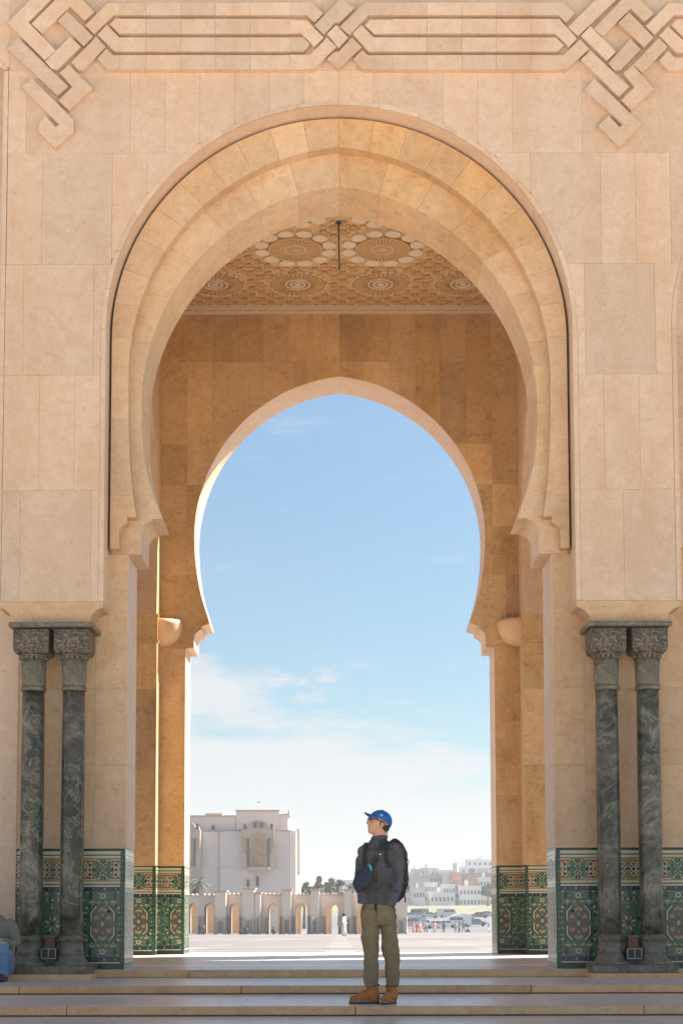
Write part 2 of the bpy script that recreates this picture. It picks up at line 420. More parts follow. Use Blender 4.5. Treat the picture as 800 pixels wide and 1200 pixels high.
building = empty('gallery_building', (0, YC, 0), 'arched travertine gallery with interlace carving, green marble columns and mosaic tile base', 'building')
def part(name, mb, mats, parent=None, kind=None, recalc=False):
    o = mb.build(name, mats, None, kind, recalc)
    p = parent or building
    # every ancestor stands at identity rotation
    o.parent = p; o.matrix_parent_inverse = Matrix.Translation(-wloc(p)); return o
def wloc(p):
    v = Vector((0, 0, 0))
    while p is not None:
        v += p.location; v += p.matrix_parent_inverse.translation if p.parent else Vector((0, 0, 0)); p = p.parent
    return v

# ---------------------------------------------------------------- front wall
def half_poly(outline, xo, zb, zt, sgn, cx=0):
    """wall half with the opening outline cut out of it"""
    pts = [(x, z) for x, z in outline if z < zt]
    if pts[0][1] > zb: pts = [(pts[0][0], zb)]+pts
    return [(cx+sgn*x, z) for x, z in pts+[(0, zt), (xo, zt), (xo, zb)]]
zR1b = zpx(642.5, YB); zR2b = zpx(649, YC)
core_out = [(XP, 0), (XP, zR2b), (rO, zR2b+.002)]+circ_outline(rO, zA, zR2b+.01)
fw = MB()
for cx in [PITCH*k for k in range(-2, 5)]:
    for s in (-1, 1):
        fw.prism(half_poly(core_out, PITCH/2, 0, TOPZ, s, cx), YC+.035, YE)
front_wall = part('front_wall', fw, STONE)
# masonry behind the projecting face
pb = MB()
for cx in [PITCH*k for k in range(0, 5)]:
    for s in (-1, 1):
        if cx == 0 and s == -1:
            poly = [(-x, z) for x, z in panel_cut if z > zPan]
            poly = [(-rA, zPan)]+poly+[(0, TOPZ), (-3.88, TOPZ), (-3.88, zPan)]
        else:
            poly = half_poly([p for p in panel_cut if p[1] > zPan], PITCH/2, zPan, TOPZ, s, cx)
        pb.prism(poly, YA+.032, YC+.034)
part('projecting_masonry', pb, STONE, front_wall)

BW = .062     # border strip along the cut
APEX = (zA+rA+BW, backp[-1][1])
def clipcell(x0, x1, z0, z1, fin, fout, g=.0010, n=14):
    """polygon of the cell [x0,x1]x[z0,z1] lying between fin(z) and fout(z)"""
    x0 += g; x1 -= g; z0 += g; z1 -= g
    zs = [z0+(z1-z0)*i/n for i in range(n+1)]
    for ap in APEX: zs += [ap-.35*(i/22)**2 for i in range(23)]
    zs = sorted(z for z in set(zs) if z0 <= z <= z1)
    L = []; Rr = []
    for z in zs:
        a = max(x0, fin(z)); b = min(x1, fout(z))
        if b-a > .01: L.append((a, z)); Rr.append((b, z))
    if len(L) < 2: return None
    def thin(p):
        o = [p[0]]
        for i in range(1, len(p)-1):
            if abs((p[i][0]-o[-1][0])*(p[i+1][1]-o[-1][1])-(p[i+1][0]-o[-1][0])*(p[i][1]-o[-1][1])) > 1e-5: o.append(p[i])
        return o+[p[-1]]
    L = thin(L); Rr = thin(Rr)
    return L+Rr[::-1]

rows = [zPan]+[zpx(y, YA) for y in (574, 439, 309, 179, 82, -10)]+[TOPZ]
fborder = hwf(circ_outline(rA+BW, zA, zCor))
def rect_out(z):      # left neighbour: straight opening with a chamfered head
    zt = zpx(80, YA)
    xe = H(392, 80, YA)[0]
    return xe if z < zt else xe+(z-zt)*1.0
def nb_out(z): return PITCH-fborder(z) if fborder(z) > 0 else 99
rs = random.Random(3)
for s in (-1, 1):
    fout = rect_out if s < 0 else nb_out
    for ri in range(len(rows)-1):
        z0, z1 = rows[ri], rows[ri+1]
        x = 0; k = rs.choice((0, .21))
        xs = [0]
        cur = .42*(.5 if ri % 2 else 1)
        while cur < 4.9:
            xs.append(cur); cur += rs.choice((.42, .42, .84))
        for a, b in zip(xs, xs[1:]):
            nseg = 40 if z0 > zA else 14
            poly = clipcell(a, b, z0, z1, fborder, lambda z, fo=fout: min(fo(z)-(.06 if s < 0 else 0), 4.6), n=nseg)
            if poly:
                d = rs.uniform(0, .0035)
                part('stone_slab', MB().prism([(s*px_, pz) for px_, pz in poly], YA-d, YA+.03), STONE, front_wall)
# border strip stones
def ringpt(r, s):  # s in 0..1 apex->springing then straight below
    pass
for cx, sides in ((0, (-1, 1)), (PITCH, (-1,))):
    for s in sides:
        N = 9
        for i in range(N):
            a0 = pi/2*i/N+.0006; a1 = pi/2*(i+1)/N-.0006
            an = [a0+(a1-a0)*k/5 for k in range(6)]
            poly = [(cx+s*(rA+.001)*cos(a), zA+(rA+.001)*sin(a)) for a in an]+[(cx+s*(rA+BW-.003)*cos(a), zA+(rA+BW-.003)*sin(a)) for a in an[::-1]]
            part('border_stone', MB().prism(poly, YA-.007, YA+.03), STONE, front_wall)
        zz = [zPan+.003]+[z for z in rows[1:] if z < zA]+[zA]
        for a, b in zip(zz, zz[1:]):
            part('border_stone', MB().prism([(cx+s*rA, a), (cx+s*rA, b-.002), (cx+s*(rA+BW-.003), b-.002), (cx+s*(rA+BW-.003), a)], YA-.007, YA+.03), STONE, front_wall)
xe = H(392, 80, YA)[0]; ztc = zpx(80, YA)
for a, b in zip(rows[:5], rows[1:6]):
    b = min(b, ztc)
    part('border_stone', MB().prism([(-xe, a+.001), (-xe, b-.001), (-xe+.055, b-.001), (-xe+.055, a+.001)], YA-.007, YA+.03), STONE, front_wall)
part('border_stone', MB().prism([(-xe, ztc), (-xe+.055, ztc+.0), (-xe-.42, ztc+.475), (-xe-.475, ztc+.42)], YA-.007, YA+.03), STONE, front_wall)

# lower end of the projecting face: corbelled block over the capitals
def corbel_poly(xa, xb):   # xa inner edge, xb outer edge
    zt = zPan-.002; m = (xa+xb)/2; hw_ = (xb-xa)/2; ib = hw_-H(17, 720, YA)[0]
    z1 = zpx(712, YA)
    pr = [(hw_, zt), (hw_, z1)]
    for i in range(7):
        a = pi/2*i/6
        pr.append((hw_-(hw_-ib)*sin(a)-.0, z1-(z1-zCor)*(1-cos(a))-.0))
    pr2 = [(-x, z) for x, z in pr[::-1]]
    return [(m+x, z) for x, z in pr+pr2]
for s in (-1, 1):
    pl = corbel_poly(rA, 2*3.41-rA-.02)
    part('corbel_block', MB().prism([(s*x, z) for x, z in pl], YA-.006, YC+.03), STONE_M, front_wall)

# arch rings made of voussoirs
def pt_on(poly, s, zc):
    """point of an outline: s>=0 is the angle up from the horizontal through zc, s<0 a drop below zc"""
    if s >= 0:
        best = None
        if s >= pi/2-1e-6: return (0.0, poly[-1][1])
        for (x0, z0), (x1, z1) in zip(poly, poly[1:]):
            a0 = math.atan2(z0-zc, x0); a1 = math.atan2(z1-zc, x1)
            if a0 <= s <= a1 and a1 > a0:
                # intersect ray
                dx_, dz_ = cos(s), sin(s); ex, ez = x1-x0, z1-z0
                den = dx_*ez-dz_*ex
                if abs(den) < 1e-9: continue
                t = (x0*ez-(z0-zc)*ex)/den
                best = (t*dx_, zc+t*dz_)
        return best or (poly[-1][0], poly[-1][1])
    z = zc+s
    return (hwf(poly)(z), z)
def ring(outer, inner, zc, zbot, yf, yb, nup, downs, sgn, cx, gap, m, name, low):
    """downs = z levels of the joints below zc"""
    def strip(ss, corb=None):
        o = [pt_on(outer, s_, zc) for s_ in ss]; i_ = [pt_on(inner, s_, zc) for s_ in ss]
        if corb: i_ = corb
        poly = [(cx+sgn*x, z) for x, z in o+i_[::-1]]
        part(name, MB().prism(poly, yf, yb), mm[0], low)
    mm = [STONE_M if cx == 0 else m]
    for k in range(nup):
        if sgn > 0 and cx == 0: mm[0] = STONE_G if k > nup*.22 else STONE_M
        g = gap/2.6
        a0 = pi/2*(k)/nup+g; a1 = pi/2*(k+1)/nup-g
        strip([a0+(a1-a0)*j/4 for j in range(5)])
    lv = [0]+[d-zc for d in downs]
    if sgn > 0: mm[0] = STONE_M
    for a, b in zip(lv, lv[1:]):
        strip([a-gap/2-.0001+(b-a+gap)*j/6 for j in range(7)])
    # springer with the corbel
    zt = downs[-1]-gap/2
    inn = [p for p in inner if p[1] < zt]+[(hwf(inner)(zt), zt)]
    poly = [(cx+sgn*x, z) for x, z in inn+[(outer[0][0], zt), (outer[0][0], inner[0][1])]]
    part(name, MB().prism(poly, yf, yb), mm[0], low)
out1 = circ_outline(rO, zA, zR2b)
for cx, sides in ((0, (-1, 1)), (PITCH, (-1,))):
    for s in sides:
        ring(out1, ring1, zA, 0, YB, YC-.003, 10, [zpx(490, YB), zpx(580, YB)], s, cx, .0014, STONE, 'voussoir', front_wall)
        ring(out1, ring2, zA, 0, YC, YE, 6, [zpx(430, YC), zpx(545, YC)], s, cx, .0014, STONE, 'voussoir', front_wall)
lr = MB()
lr.prism([(-3.86, 0), (-3.86, TOPZ), (-PITCH-2, TOPZ), (-PITCH-2, 0)], YC-.01, YC+.034)
part('recessed_masonry', lr, STONE, front_wall)

# cladding of the piers below the projecting face
zD = zpx(993.5, YC)
prow = [zD+.0]+[zpx(y, YC) for y in (897, 807)]+[zR2b-.002]
for s in (-1, 1):
    xs = [XP, 2.94, 3.16, 3.62, 3.84, PITCH-XP]
    xs2 = [XP, 2.94, 3.36, 3.84, PITCH-XP]
    for ri, (z0, z1) in enumerate(zip(prow, prow[1:])):
        q = xs2 if ri == 1 else xs
        for a, b in zip(q, q[1:]):
            g = .0010
            d = rs.uniform(0, .003)
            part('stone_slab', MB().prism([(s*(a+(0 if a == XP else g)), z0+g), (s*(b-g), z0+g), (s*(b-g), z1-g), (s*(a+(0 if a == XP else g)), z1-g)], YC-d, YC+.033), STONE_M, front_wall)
# jamb slabs on the inner faces of the piers are one course each
    for z0, z1 in zip([zD]+prow[1:], prow[1:]):
        b = MB().box(*sorted((s*(XP-.012), s*(XP+.001))), YC+.004, YE-.004, z0+.002, z1-.002)
        part('jamb_slab', b, STONE, front_wall)

# interlaced strapwork
def px_poly(pts, sc, ox, oy): return [(ox+x/sc, oy+y/sc) for x, y in pts]
straps = []
L = lambda *p: straps.append(px_poly(p, 5.714, 0, 0))
L((50, 150), (250, -50), (385, -50), (190, 145), (375, 335), (300, 400))
L((210, 155), (370, -5), (455, -90), (470, -90), (630, 75), (565, 135), (470, 40), (280, 222))
L((385, 133), (450, 72), (622, 240), (560, 305))
L((302, 410), (345, 458), (388, 462), (540, 310), (470, 243))
L((573, 165), (720, 17), (800, 15), (800, 97), (758, 100), (630, 225))
L((480, 412), (642, 247), (708, 310), (555, 468), (520, 465))
L((652, 228), (715, 163), (797, 248), (800, 248), (800, 340), (765, 340))
L((737, 160), (775, 122), (800, 122), (800, 225))
L((652, 388), (712, 325), (755, 368), (800, 368), (800, 462), (715, 462))
L((50, 325), (122, 252), (455, 577), (385, 637))
L((400, 485), (462, 432), (620, 590), (460, 735), (392, 672), (485, 580))
L((145, 582), (212, 520), (492, 800), (492, 880), (370, 992), (262, 885), (262, 822), (302, 772), (372, 850), (396, 832))
Rk = lambda *p: straps.append(px_poly(p, 5.714, 660, 0))
Rk((30, 180), (270, -60), (410, -60), (98, 237))
Rk((202, 190), (370, 15), (445, -60), (460, -60), (605, 87), (542, 142), (450, 52), (262, 240))
Rk((367, 150), (438, 82), (603, 248), (540, 315))
Rk((117, 235), (180, 172), (352, 343), (290, 402))
Rk((300, 420), (342, 466), (382, 466), (517, 325), (450, 258))
Rk((552, 172), (705, 17), (1500, 15), (1500, 97), (740, 98), (610, 230))
Rk((467, 430), (638, 252), (697, 310), (530, 487))
Rk((642, 235), (702, 175), (795, 262), (1500, 262), (1500, 350), (757, 350))
Rk((722, 165), (762, 127), (1500, 127), (1500, 240), (795, 240))
Rk((642, 400), (700, 342), (745, 385), (1500, 385), (1500, 470), (702, 470))
Rk((117, 395), (180, 335), (440, 578), (370, 645))
Rk((400, 487), (465, 432), (605, 592), (455, 735), (387, 667), (477, 580))
Rk((142, 595), (207, 527), (523, 832), (376, 982), (232, 840), (302, 775), (375, 850), (396, 832))
Cn = lambda *p: straps.append(px_poly(p, 6.667, 340, 0))
Cn((0, 15), (170, 15), (255, 100), (190, 172), (130, 115), (0, 115))
Cn((187, 195), (400, -18), (500, 60), (385, 172), (352, 172), (262, 268))
Cn((387, 207), (565, 30), (600, 15), (800, 15), (800, 115), (610, 115), (465, 272))
Cn((0, 155), (130, 155), (260, 288), (187, 362), (85, 258), (0, 258))
Cn((287, 260), (360, 192), (453, 290), (376, 372))
Cn((487, 260), (553, 192), (655, 290), (800, 290), (800, 400), (612, 400))
Cn((585, 195), (625, 152), (800, 152), (800, 262), (655, 262))
Cn((0, 290), (105, 290), (155, 343), (105, 400), (0, 400))
Cn((0, 425), (155, 425), (287, 292), (360, 362), (182, 540), (0, 540))
Cn((287, 457), (335, 410), (378, 402), (480, 292), (558, 365), (376, 535))
Cn((492, 457), (560, 392), (605, 430), (800, 430), (800, 540), (570, 540))
# straight straps between the knots
hb = [(2.4, 17.2), (21.6, 39), (43.5, 60), (64, 81)]
seg_l = [140, 171, 211.5, 252, 293, 340]; seg_r = [460, 500, 541, 581, 622]
for i, (a, b) in enumerate(hb):
    for q in zip(seg_l, seg_l[1:]): straps.append([(q[0]+.12, a), (q[1]-.12, a), (q[1]-.12, b), (q[0]+.12, b)])
    for q in zip(seg_r, seg_r[1:]): straps.append([(q[0]+.12, a), (q[1]-.12, a), (q[1]-.12, b), (q[0]+.12, b)])
straps.append([(622, 2.4), (660, 2.4), (673, 15), (663, 26), (654.5, 17.2), (622, 17.2)])
straps.append([(622, 22), (655, 22), (675.7, 44.6), (666.5, 54.5), (650, 39), (622, 39)])
straps.append([(622, 43.5), (651, 43.5), (660.5, 52.5), (653, 60), (622, 60)])
straps.append([(622, 64), (660, 64), (679.5, 45.5), (690, 57), (662.5, 81), (622, 81)])
for p in straps:
    poly = [(W(x, y, YA-.075)[0], W(x, y, YA-.075)[2]) for x, y in p]
    b = MB(); b.prism(poly, YA-.075-rs.uniform(0, .006), YA+.001)
    part('interlace_strap', b, STONE, front_wall)

# ---------------------------------------------------------------- back wall
bw = MB()
for cx in [PITCH*k for k in range(-2, 5)]:
    for s in (-1, 1):
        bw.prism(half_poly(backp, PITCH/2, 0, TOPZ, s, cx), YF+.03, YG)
back_wall = part('back_wall', bw, STONE)  # pale copy of the stone, since the sun whitens these jambs
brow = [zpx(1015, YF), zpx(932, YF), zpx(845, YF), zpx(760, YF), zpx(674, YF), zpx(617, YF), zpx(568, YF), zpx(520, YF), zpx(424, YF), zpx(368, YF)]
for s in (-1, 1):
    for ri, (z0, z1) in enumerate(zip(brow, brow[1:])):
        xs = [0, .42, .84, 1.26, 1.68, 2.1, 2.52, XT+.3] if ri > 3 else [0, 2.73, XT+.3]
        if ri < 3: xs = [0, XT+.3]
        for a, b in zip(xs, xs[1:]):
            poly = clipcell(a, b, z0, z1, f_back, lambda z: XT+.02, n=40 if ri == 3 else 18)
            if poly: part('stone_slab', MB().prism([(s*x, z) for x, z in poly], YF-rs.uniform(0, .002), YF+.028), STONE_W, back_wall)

# ---------------------------------------------------------------- transverse walls between the bays
def side_profile():
    """outline in (y,z) for the cross arch, same family as the others"""
    cy_ = (YE+YF)/2; hwid = (YF-YE)/2-.46
    zimp = zpx(720, 24.4)
    pts = [(hwid, 0), (hwid, zimp), (hwid-.10, zimp), (hwid-.04, zimp+.5), (hwid, zimp+1.1)]
    n = 16
    a = .28; Rr = hwid+a
    for i in range(1, n+1):
        th = math.acos(a/Rr)*i/n
        pts.append((Rr*cos(th)-a, zimp+1.1+Rr*sin(th)))
    pts[-1] = (0, pts[-1][1])
    return cy_, pts
cy_, sp = side_profile()
CEIL = zpx(368, YF)+.10
side_walls = []
for cx in (-1, 1):
    b = MB()
    for s in (-1, 1):
        poly = [(cy_+s*x, z) for x, z in sp]+[(cy_, TOPZ), (cy_+s*((YF-YE)/2+.03), TOPZ), (cy_+s*((YF-YE)/2+.03), 0)]
        n = len(poly)
        a_ = sum(poly[i][0]*poly[(i+1) % n][1]-poly[(i+1) % n][0]*poly[i][1] for i in range(n))
        if a_ < 0: poly = poly[::-1]
        x0, x1 = sorted((cx*XT, cx*(PITCH-XT)))
        for off in ((0, PITCH, 2*PITCH, 3*PITCH) if cx > 0 else (0, -PITCH)):
            v = [(x0+off, y, z) for y, z in poly]+[(x1+off, y, z) for y, z in poly]
            b.add(v, [tuple(range(n))[::-1], tuple(range(n, 2*n))]+[(i, (i+1) % n, (i+1) % n+n, i+n) for i in range(n)])
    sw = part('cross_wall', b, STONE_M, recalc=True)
    side_walls.append(sw)
    # impost moulding on the jamb facing the camera and the inner face
    zi0, zi1 = zpx(753, 24.4), zpx(720, 24.4)
    m = MB()
    yj = cy_+(YF-YE)/2-.46
    x0, x1 = sorted((cx*(XT-.012), cx*(PITCH-XT)))
    m.box(x0, x1, yj-.035, yj, zi0+.04, zi1-.04); 
    x0, x1 = sorted((cx*(XT-.03), cx*(PITCH-XT)))
    m.box(x0, x1, yj-.06, yj-.001, zi1-.039, zi1+.02); m.box(x0, x1, yj-.06, yj-.001, zi0, zi0+.039)
    part('impost_moulding', m, STONE_W, sw)
    for z0, z1 in zip([zpx(1015, 24.4), zpx(897, 24.4), zpx(807, 24.4)], [zpx(897, 24.4), zpx(807, 24.4), zi0]):
        x0, x1 = sorted((cx*(XT+.001), cx*(PITCH-XT)))
        part('stone_slab', MB().box(x0, x1, yj-.012, yj-.001, z0+.003, z1-.003), STONE_W, sw)

# roof and ceiling
rf = MB()
rf.box(-PITCH*2.5, PITCH*4.5, YE+.001, YF+.029, CEIL+.02, CEIL+.5)
rf.box(-PITCH*2.5-.1, PITCH*4.5+.1, YA+.05, YG+.1, TOPZ+.001, TOPZ+.22)
part('roof', rf, STONE)
# end walls keep the outer bays closed at the sides, as the gallery runs on
CEILM = smat('carved_plaster', (.64, .40, .18), .7, .25, 30, .3)
CEILP = smat('pale_carved_plaster', (.74, .60, .42), .7, .1, 30, .2)
CEILD = smat('dark_carved_plaster', (.44, .25, .10), .7, .2, 30, .3)
cb = MB().box(-XT, XT, YE, YF, CEIL, CEIL+.019)
ceiling = part('ceiling', cb, CEILM)
def disc(b, cx, cy, r0, r1, z0, z1, n=32, mi=0):
    """ring lying on the ceiling, hanging down to z0"""
    o = [(cx+r1*cos(2*pi*k/n), cy+r1*sin(2*pi*k/n)) for k in range(n)]
    if r0 <= 0:
        b.zprism(o, z0, z1, mi); return
    i_ = [(cx+r0*cos(2*pi*k/n), cy+r0*sin(2*pi*k/n)) for k in range(n)]
    v = [(x, y, z0) for x, y in o]+[(x, y, z0) for x, y in i_]+[(x, y, z1) for x, y in o]+[(x, y, z1) for x, y in i_]
    fs = []
    for k in range(n):
        k2 = (k+1) % n
        fs += [(k, k+n, k2+n, k2), (k, k2, k2+2*n, k+2*n), (k+n, k+3*n, k2+3*n, k2+n)]
    b.add(v, fs, mi)
G = 1.32; ys = [23.86, 22.54, 21.2, 19.88]; xs4 = [-1.98, -.66, .66, 1.98]
for iy, yy in enumerate(ys):
    for ix, xx in enumerate(xs4):
        big = iy in (1, 2) and ix in (1, 2)
        b = MB()
        if big:
            disc(b, xx, yy, 0, .40, CEIL-.02, CEIL, 40, 2)
            for k in range(40):
                a = 2*pi*k/40
                d = Vector((cos(a), sin(a))); nn = Vector((-sin(a), cos(a)))
                p0 = Vector((xx, yy))+d*.05; p1 = Vector((xx, yy))+d*.38
                poly = [p0-nn*.003, p1-nn*.018, p1+nn*.018, p0+nn*.003]
                b.zprism([tuple(p) for p in poly], CEIL-.045, CEIL-.0201, 0)
            disc(b, xx, yy, 0, .07, CEIL-.05, CEIL-.02, 16, 0)
            disc(b, xx, yy, .15, .165, CEIL-.05, CEIL-.02, 40, 1)
            disc(b, xx, yy, .385, .41, CEIL-.05, CEIL, 40, 0)
            o = part('rosette', b, [CEILM, CEILP, CEILD], ceiling)
            for k in range(12):
                a = pi/12+2*pi*k/12
                q = MB(); qx, qy = xx+.525*cos(a), yy+.525*sin(a)
                pl = []
                for j in range(14):
                    t = 2*pi*j/14; u, v_ = .12*cos(t), .105*sin(t)
                    u += .015*abs(sin(t))
                    pl.append((qx+cos(a)*v_-sin(a)*u, qy+sin(a)*v_+cos(a)*u))
                q.zprism(pl, CEIL-.035, CEIL-.001)
                part('petal', q, CEILP, ceiling)
        else:
            disc(b, xx, yy, 0, .46, CEIL-.012, CEIL, 40, 2)
            for r0, r1, mi in ((.0, .05, 1), (.095, .125, 1), (.18, .205, 1), (.255, .265, 0), (.45, .475, 1)):
                if r1 == .475:
                    for k in range(24):
                        if k % 6 == 5: continue
                        a0 = 2*pi*k/24; a1 = a0+2*pi/24*.7
                        an = [a0+(a1-a0)*j/3 for j in range(4)]
                        b.zprism([(xx+.475*cos(t), yy+.475*sin(t)) for t in an]+[(xx+.45*cos(t), yy+.45*sin(t)) for t in an[::-1]], CEIL-.03, CEIL-.001, mi)
                else: disc(b, xx, yy, r0, r1, CEIL-.035, CEIL-.011, 32, mi)
            for k in range(32):
                a = 2*pi*k/32
                d = Vector((cos(a), sin(a))); nn = Vector((-sin(a), cos(a)))
                p0 = Vector((xx, yy))+d*.28; p1 = Vector((xx, yy))+d*.43
                b.zprism([tuple(p) for p in (p0-nn*.01, p1-nn*.022, p1+nn*.022, p0+nn*.01)], CEIL-.03, CEIL-.0121, 0)
            part('rosette', b, [CEILM, CEILP, CEILD], ceiling)
# fine carved filling
fl = MB()
cx0 = -XT+.06
gx = int((2*XT-.12)/.147); gy = int((YF-YE-.1)/.147)
for i in range(gx+1):
    for j in range(gy+1):
        x = cx0+.147*i; y = YE+.08+.147*j
        rr = min(math.hypot(x-a, y-b)-(.66 if (jy in (1, 2) and jx in (1, 2)) else .49) for jy, b in enumerate(ys) for jx, a in enumerate(xs4))
        if rr < .03: continue
        n = 8
        pl = [(x+(.062 if k % 2 else .036)*cos(2*pi*k/16+(.2 if (i+j) % 2 else 0)), y+(.062 if k % 2 else .036)*sin(2*pi*k/16)) for k in range(16)]
        fl.zprism(pl, CEIL-.012, CEIL-.001, 2 if (i+j) % 2 else 0)
        fl.zprism([(x+.02*cos(pi/3*k), y+.02*sin(pi/3*k)) for k in range(6)], CEIL-.018, CEIL-.0121, 0)
        xx, yy = x+.0735, y+.0735
        fl.zprism([(xx-.03, yy), (xx, yy-.012), (xx+.03, yy), (xx, yy+.012)], CEIL-.022, CEIL-.001, 1 if (i*3+j) % 4 == 0 else 0)
part('carved_filling', fl, [CEILM, CEILP, CEILD], ceiling, 'stuff')
cn = MB()
cn.box(-XT, XT, YF-.10, YF-.001, CEIL-.10, CEIL-.001); cn.box(-XT, XT, YF-.16, YF-.101, CEIL-.055, CEIL-.001)
part('cornice', cn, CEILP, ceiling)
cn = MB()
for i in range(28):
    x = -XT+.1+i*.21
    cn.prism([(x, CEIL-.092), (x+.17, CEIL-.075), (x+.2, CEIL-.06), (x+.03, CEIL-.075)], YF-.108, YF-.1)
part('cornice_carving', cn, CEILM, ceiling)
BLACK = smat('black_metal', (.02, .02, .02), .4)
# a thin rod hanging from the ceiling
a = W(396.5, 277, 21.7); b_ = W(397.5, 316, 21.7)
hr = MB().tube([(a[0], 21.7, CEIL-.01), (a[0]+.004, 21.7, (CEIL+b_[2])/2), (b_[0], 21.7, b_[2])], .011, 6)
hr.tube([(a[0], 21.7, CEIL-.012), (a[0], 21.7, CEIL+.0)], [.05, .06], 10)
tag(hr.build('hanging_rod', BLACK), 'thin black rod hanging from the carved ceiling between the rosettes', 'rod')

# ---------------------------------------------------------------- zellige dado
DH = 1.43
def mosaic_elems():
    seen = set()
    E = []       # (poly, colour, level) in metres, v from the floor
    def add(poly, c, lv=0): E.append((poly, c, lv))
    def rect(u0, u1, v0, v1, c, lv=0): add([(u0, v0), (u1, v0), (u1, v1), (u0, v1)], c, lv)
    P = 1.19
    for k in (-2, -1, 0, 1, 2):
        U = k*P
        def sym(poly, c, lv=1, cu=0.0, cv=.535):
            for sx in (1, -1):
                for sz in (1, -1):
                    p = [(U+cu+sx*x, cv+sz*z) for x, z in poly]
                    if sx*sz < 0: p = p[::-1]
                    key = (k, c, round(lv*10), tuple(sorted((round(x_*2000), round(z_*2000)) for x_, z_ in p)))
                    if key in seen: continue
                    seen.add(key); add(p, c, lv)
        def el(x, z, ru, rv, a, c, lv=1, n=8, **kk):
            ca, sa = cos(a), sin(a)
            sym([(x+ru*cos(t)*ca-rv*sin(t)*sa, z+ru*cos(t)*sa+rv*sin(t)*ca) for t in [2*pi*j/n for j in range(n)]], c, lv, **kk)
        def dia(x, z, ru, rv, a, c, lv=1, **kk): el(x, z, ru, rv, a, c, lv, 4, **kk)
        def line(x0, z0, x1, z1, w_, c, lv=1, **kk):
            d = Vector((x1-x0, z1-z0)).normalized(); nx, nz = -d.y*w_/2, d.x*w_/2
            sym([(x0-nx, z0-nz), (x1-nx, z1-nz), (x1+nx, z1+nz), (x0+nx, z0+nz)], c, lv, **kk)
        # medallion
        sym([(0, 0), (.125, 0), (.125, .13), (.07, .20), (0, .20)], MA, 1)
        for (a0, a1) in (((.135, .03), (.135, .135)), ((.135, .135), (.075, .205))):
            line(*a0, *a1, .014, CR, 3)
        for (a0, a1) in (((.155, .02), (.155, .14)), ((.155, .14), (.088, .225))):
            line(*a0, *a1, .016, NV, 3)
        line(.172, .0, .172, .15, .012, GR, 2); line(.172, .15, .1, .245, .012, TE, 2)
        el(0, 0, .024, .034, 0, CR, 4, 4); dia(0, 0, .012, .016, 0, RU, 5)
        dia(0, .05, .014, .014, 0, NV, 3)
        el(0, .105, .02, .028, 0, TE, 3); dia(0, .105, .007, .008, 0, CR, 4)
        for t in (-.035, -.012, .012, .035): dia(t, .165+abs(t)*-.35, .011, .02, t*8, OC, 3)
        for t in (-.042, -.02, 0, .02, .042): dia(t, .187-abs(t)*.5, .008, .013, t*9, CR, 4)
        for x, z in ((.075, .065), (.06, .085), (.09, .085)): dia(x, z, .012, .012, .4, OC, 3)
        for x, z in ((.075, .09), (.055, .065), (.095, .065)): dia(x, z, .009, .012, .2, CR, 4)
        for x, z in ((.07, .12), (.07, .03), (.1, .115), (.105, .03)): dia(x, z, .011, .013, 0, RU, 3)
        for x, z in ((.04, .04), (.045, .14), (.1, .0)): dia(x, z, .009, .011, 0, GR, 3)
        # surround
        el(0, .33, .034, .034, 0, CR, 2, 12); el(0, .33, .02, .022, 0, SL, 3, 8); dia(0, .285, .02, .012, 0, NV, 3)
        el(0, .245, .02, .014, 0, TE, 3); dia(.03, .262, .018, .010, .4, OC, 3); dia(.055, .25, .016, .009, -.5, CR, 3)
        el(.09, .33, .022, .045, .6, SL, 2); el(.145, .335, .022, .048, .1, DG, 2); el(.195, .31, .022, .045, -.7, SL, 2)
        dia(.12, .372, .014, .012, 0, OL, 2); dia(.06, .37, .018, .01, 0, OL, 2); dia(.18, .372, .012, .01, 0, CR, 2)
        line(.095, .255, .125, .27, .014, CR, 3); line(.125, .27, .15, .245, .012, CR, 3)
        el(.155, .205, .014, .026, -.5, NV, 3); dia(.19, .19, .018, .018, .3, CR, 3); dia(.205, .175, .011, .011, 0, NV, 4)
        dia(.2, .215, .012, .01, .8, RU, 4)
        el(.2, .1, .017, .032, 0, DG, 2); dia(.2, .135, .012, .01, 0, CR, 3); dia(.2, .065, .014, .012, 0, OL, 3)
        el(.205, .0, .028, .022, 0, MA, 2); dia(.205, 0, .01, .01, 0, CR, 3)
        line(.225, .02, .255, .12, .009, TE, 2); line(.255, .12, .23, .24, .009, TE, 2)
        line(.23, .24, .29, .33, .009, OL, 2)
        el(.25, .34, .02, .04, .4, DG, 2); el(.255, .27, .016, .03, -.6, SL, 2)
        for ia in range(0, 12):
            for ib in range(0, 8):
                x = .02+ia*.051; z = .02+ib*.052+(.026 if ia % 2 else 0)
                if x < .18 and z < .22 or z > .375 or x > .58: continue
                if math.hypot(x-.595, z) < .21: continue
                a = math.atan2(z, x)+(pi/4 if (ia+ib) % 2 else -pi/4)
                if (ia+ib) % 3: el(x, z, .021, .0085, a, (OL, SL, DG, OC, MA)[(ia*2+ib) % 5], .9, 6)
                else:
                    dia(x, z, .015, .015, a, (CR, RU, CR, TE)[(ia+ib*2) % 4], 1.2); dia(x, z, .007, .007, a, NV, 1.6)
                line(x+.012, z+.022, x+.030, z+.034, .006, (CR, OL)[ia % 2], .8)
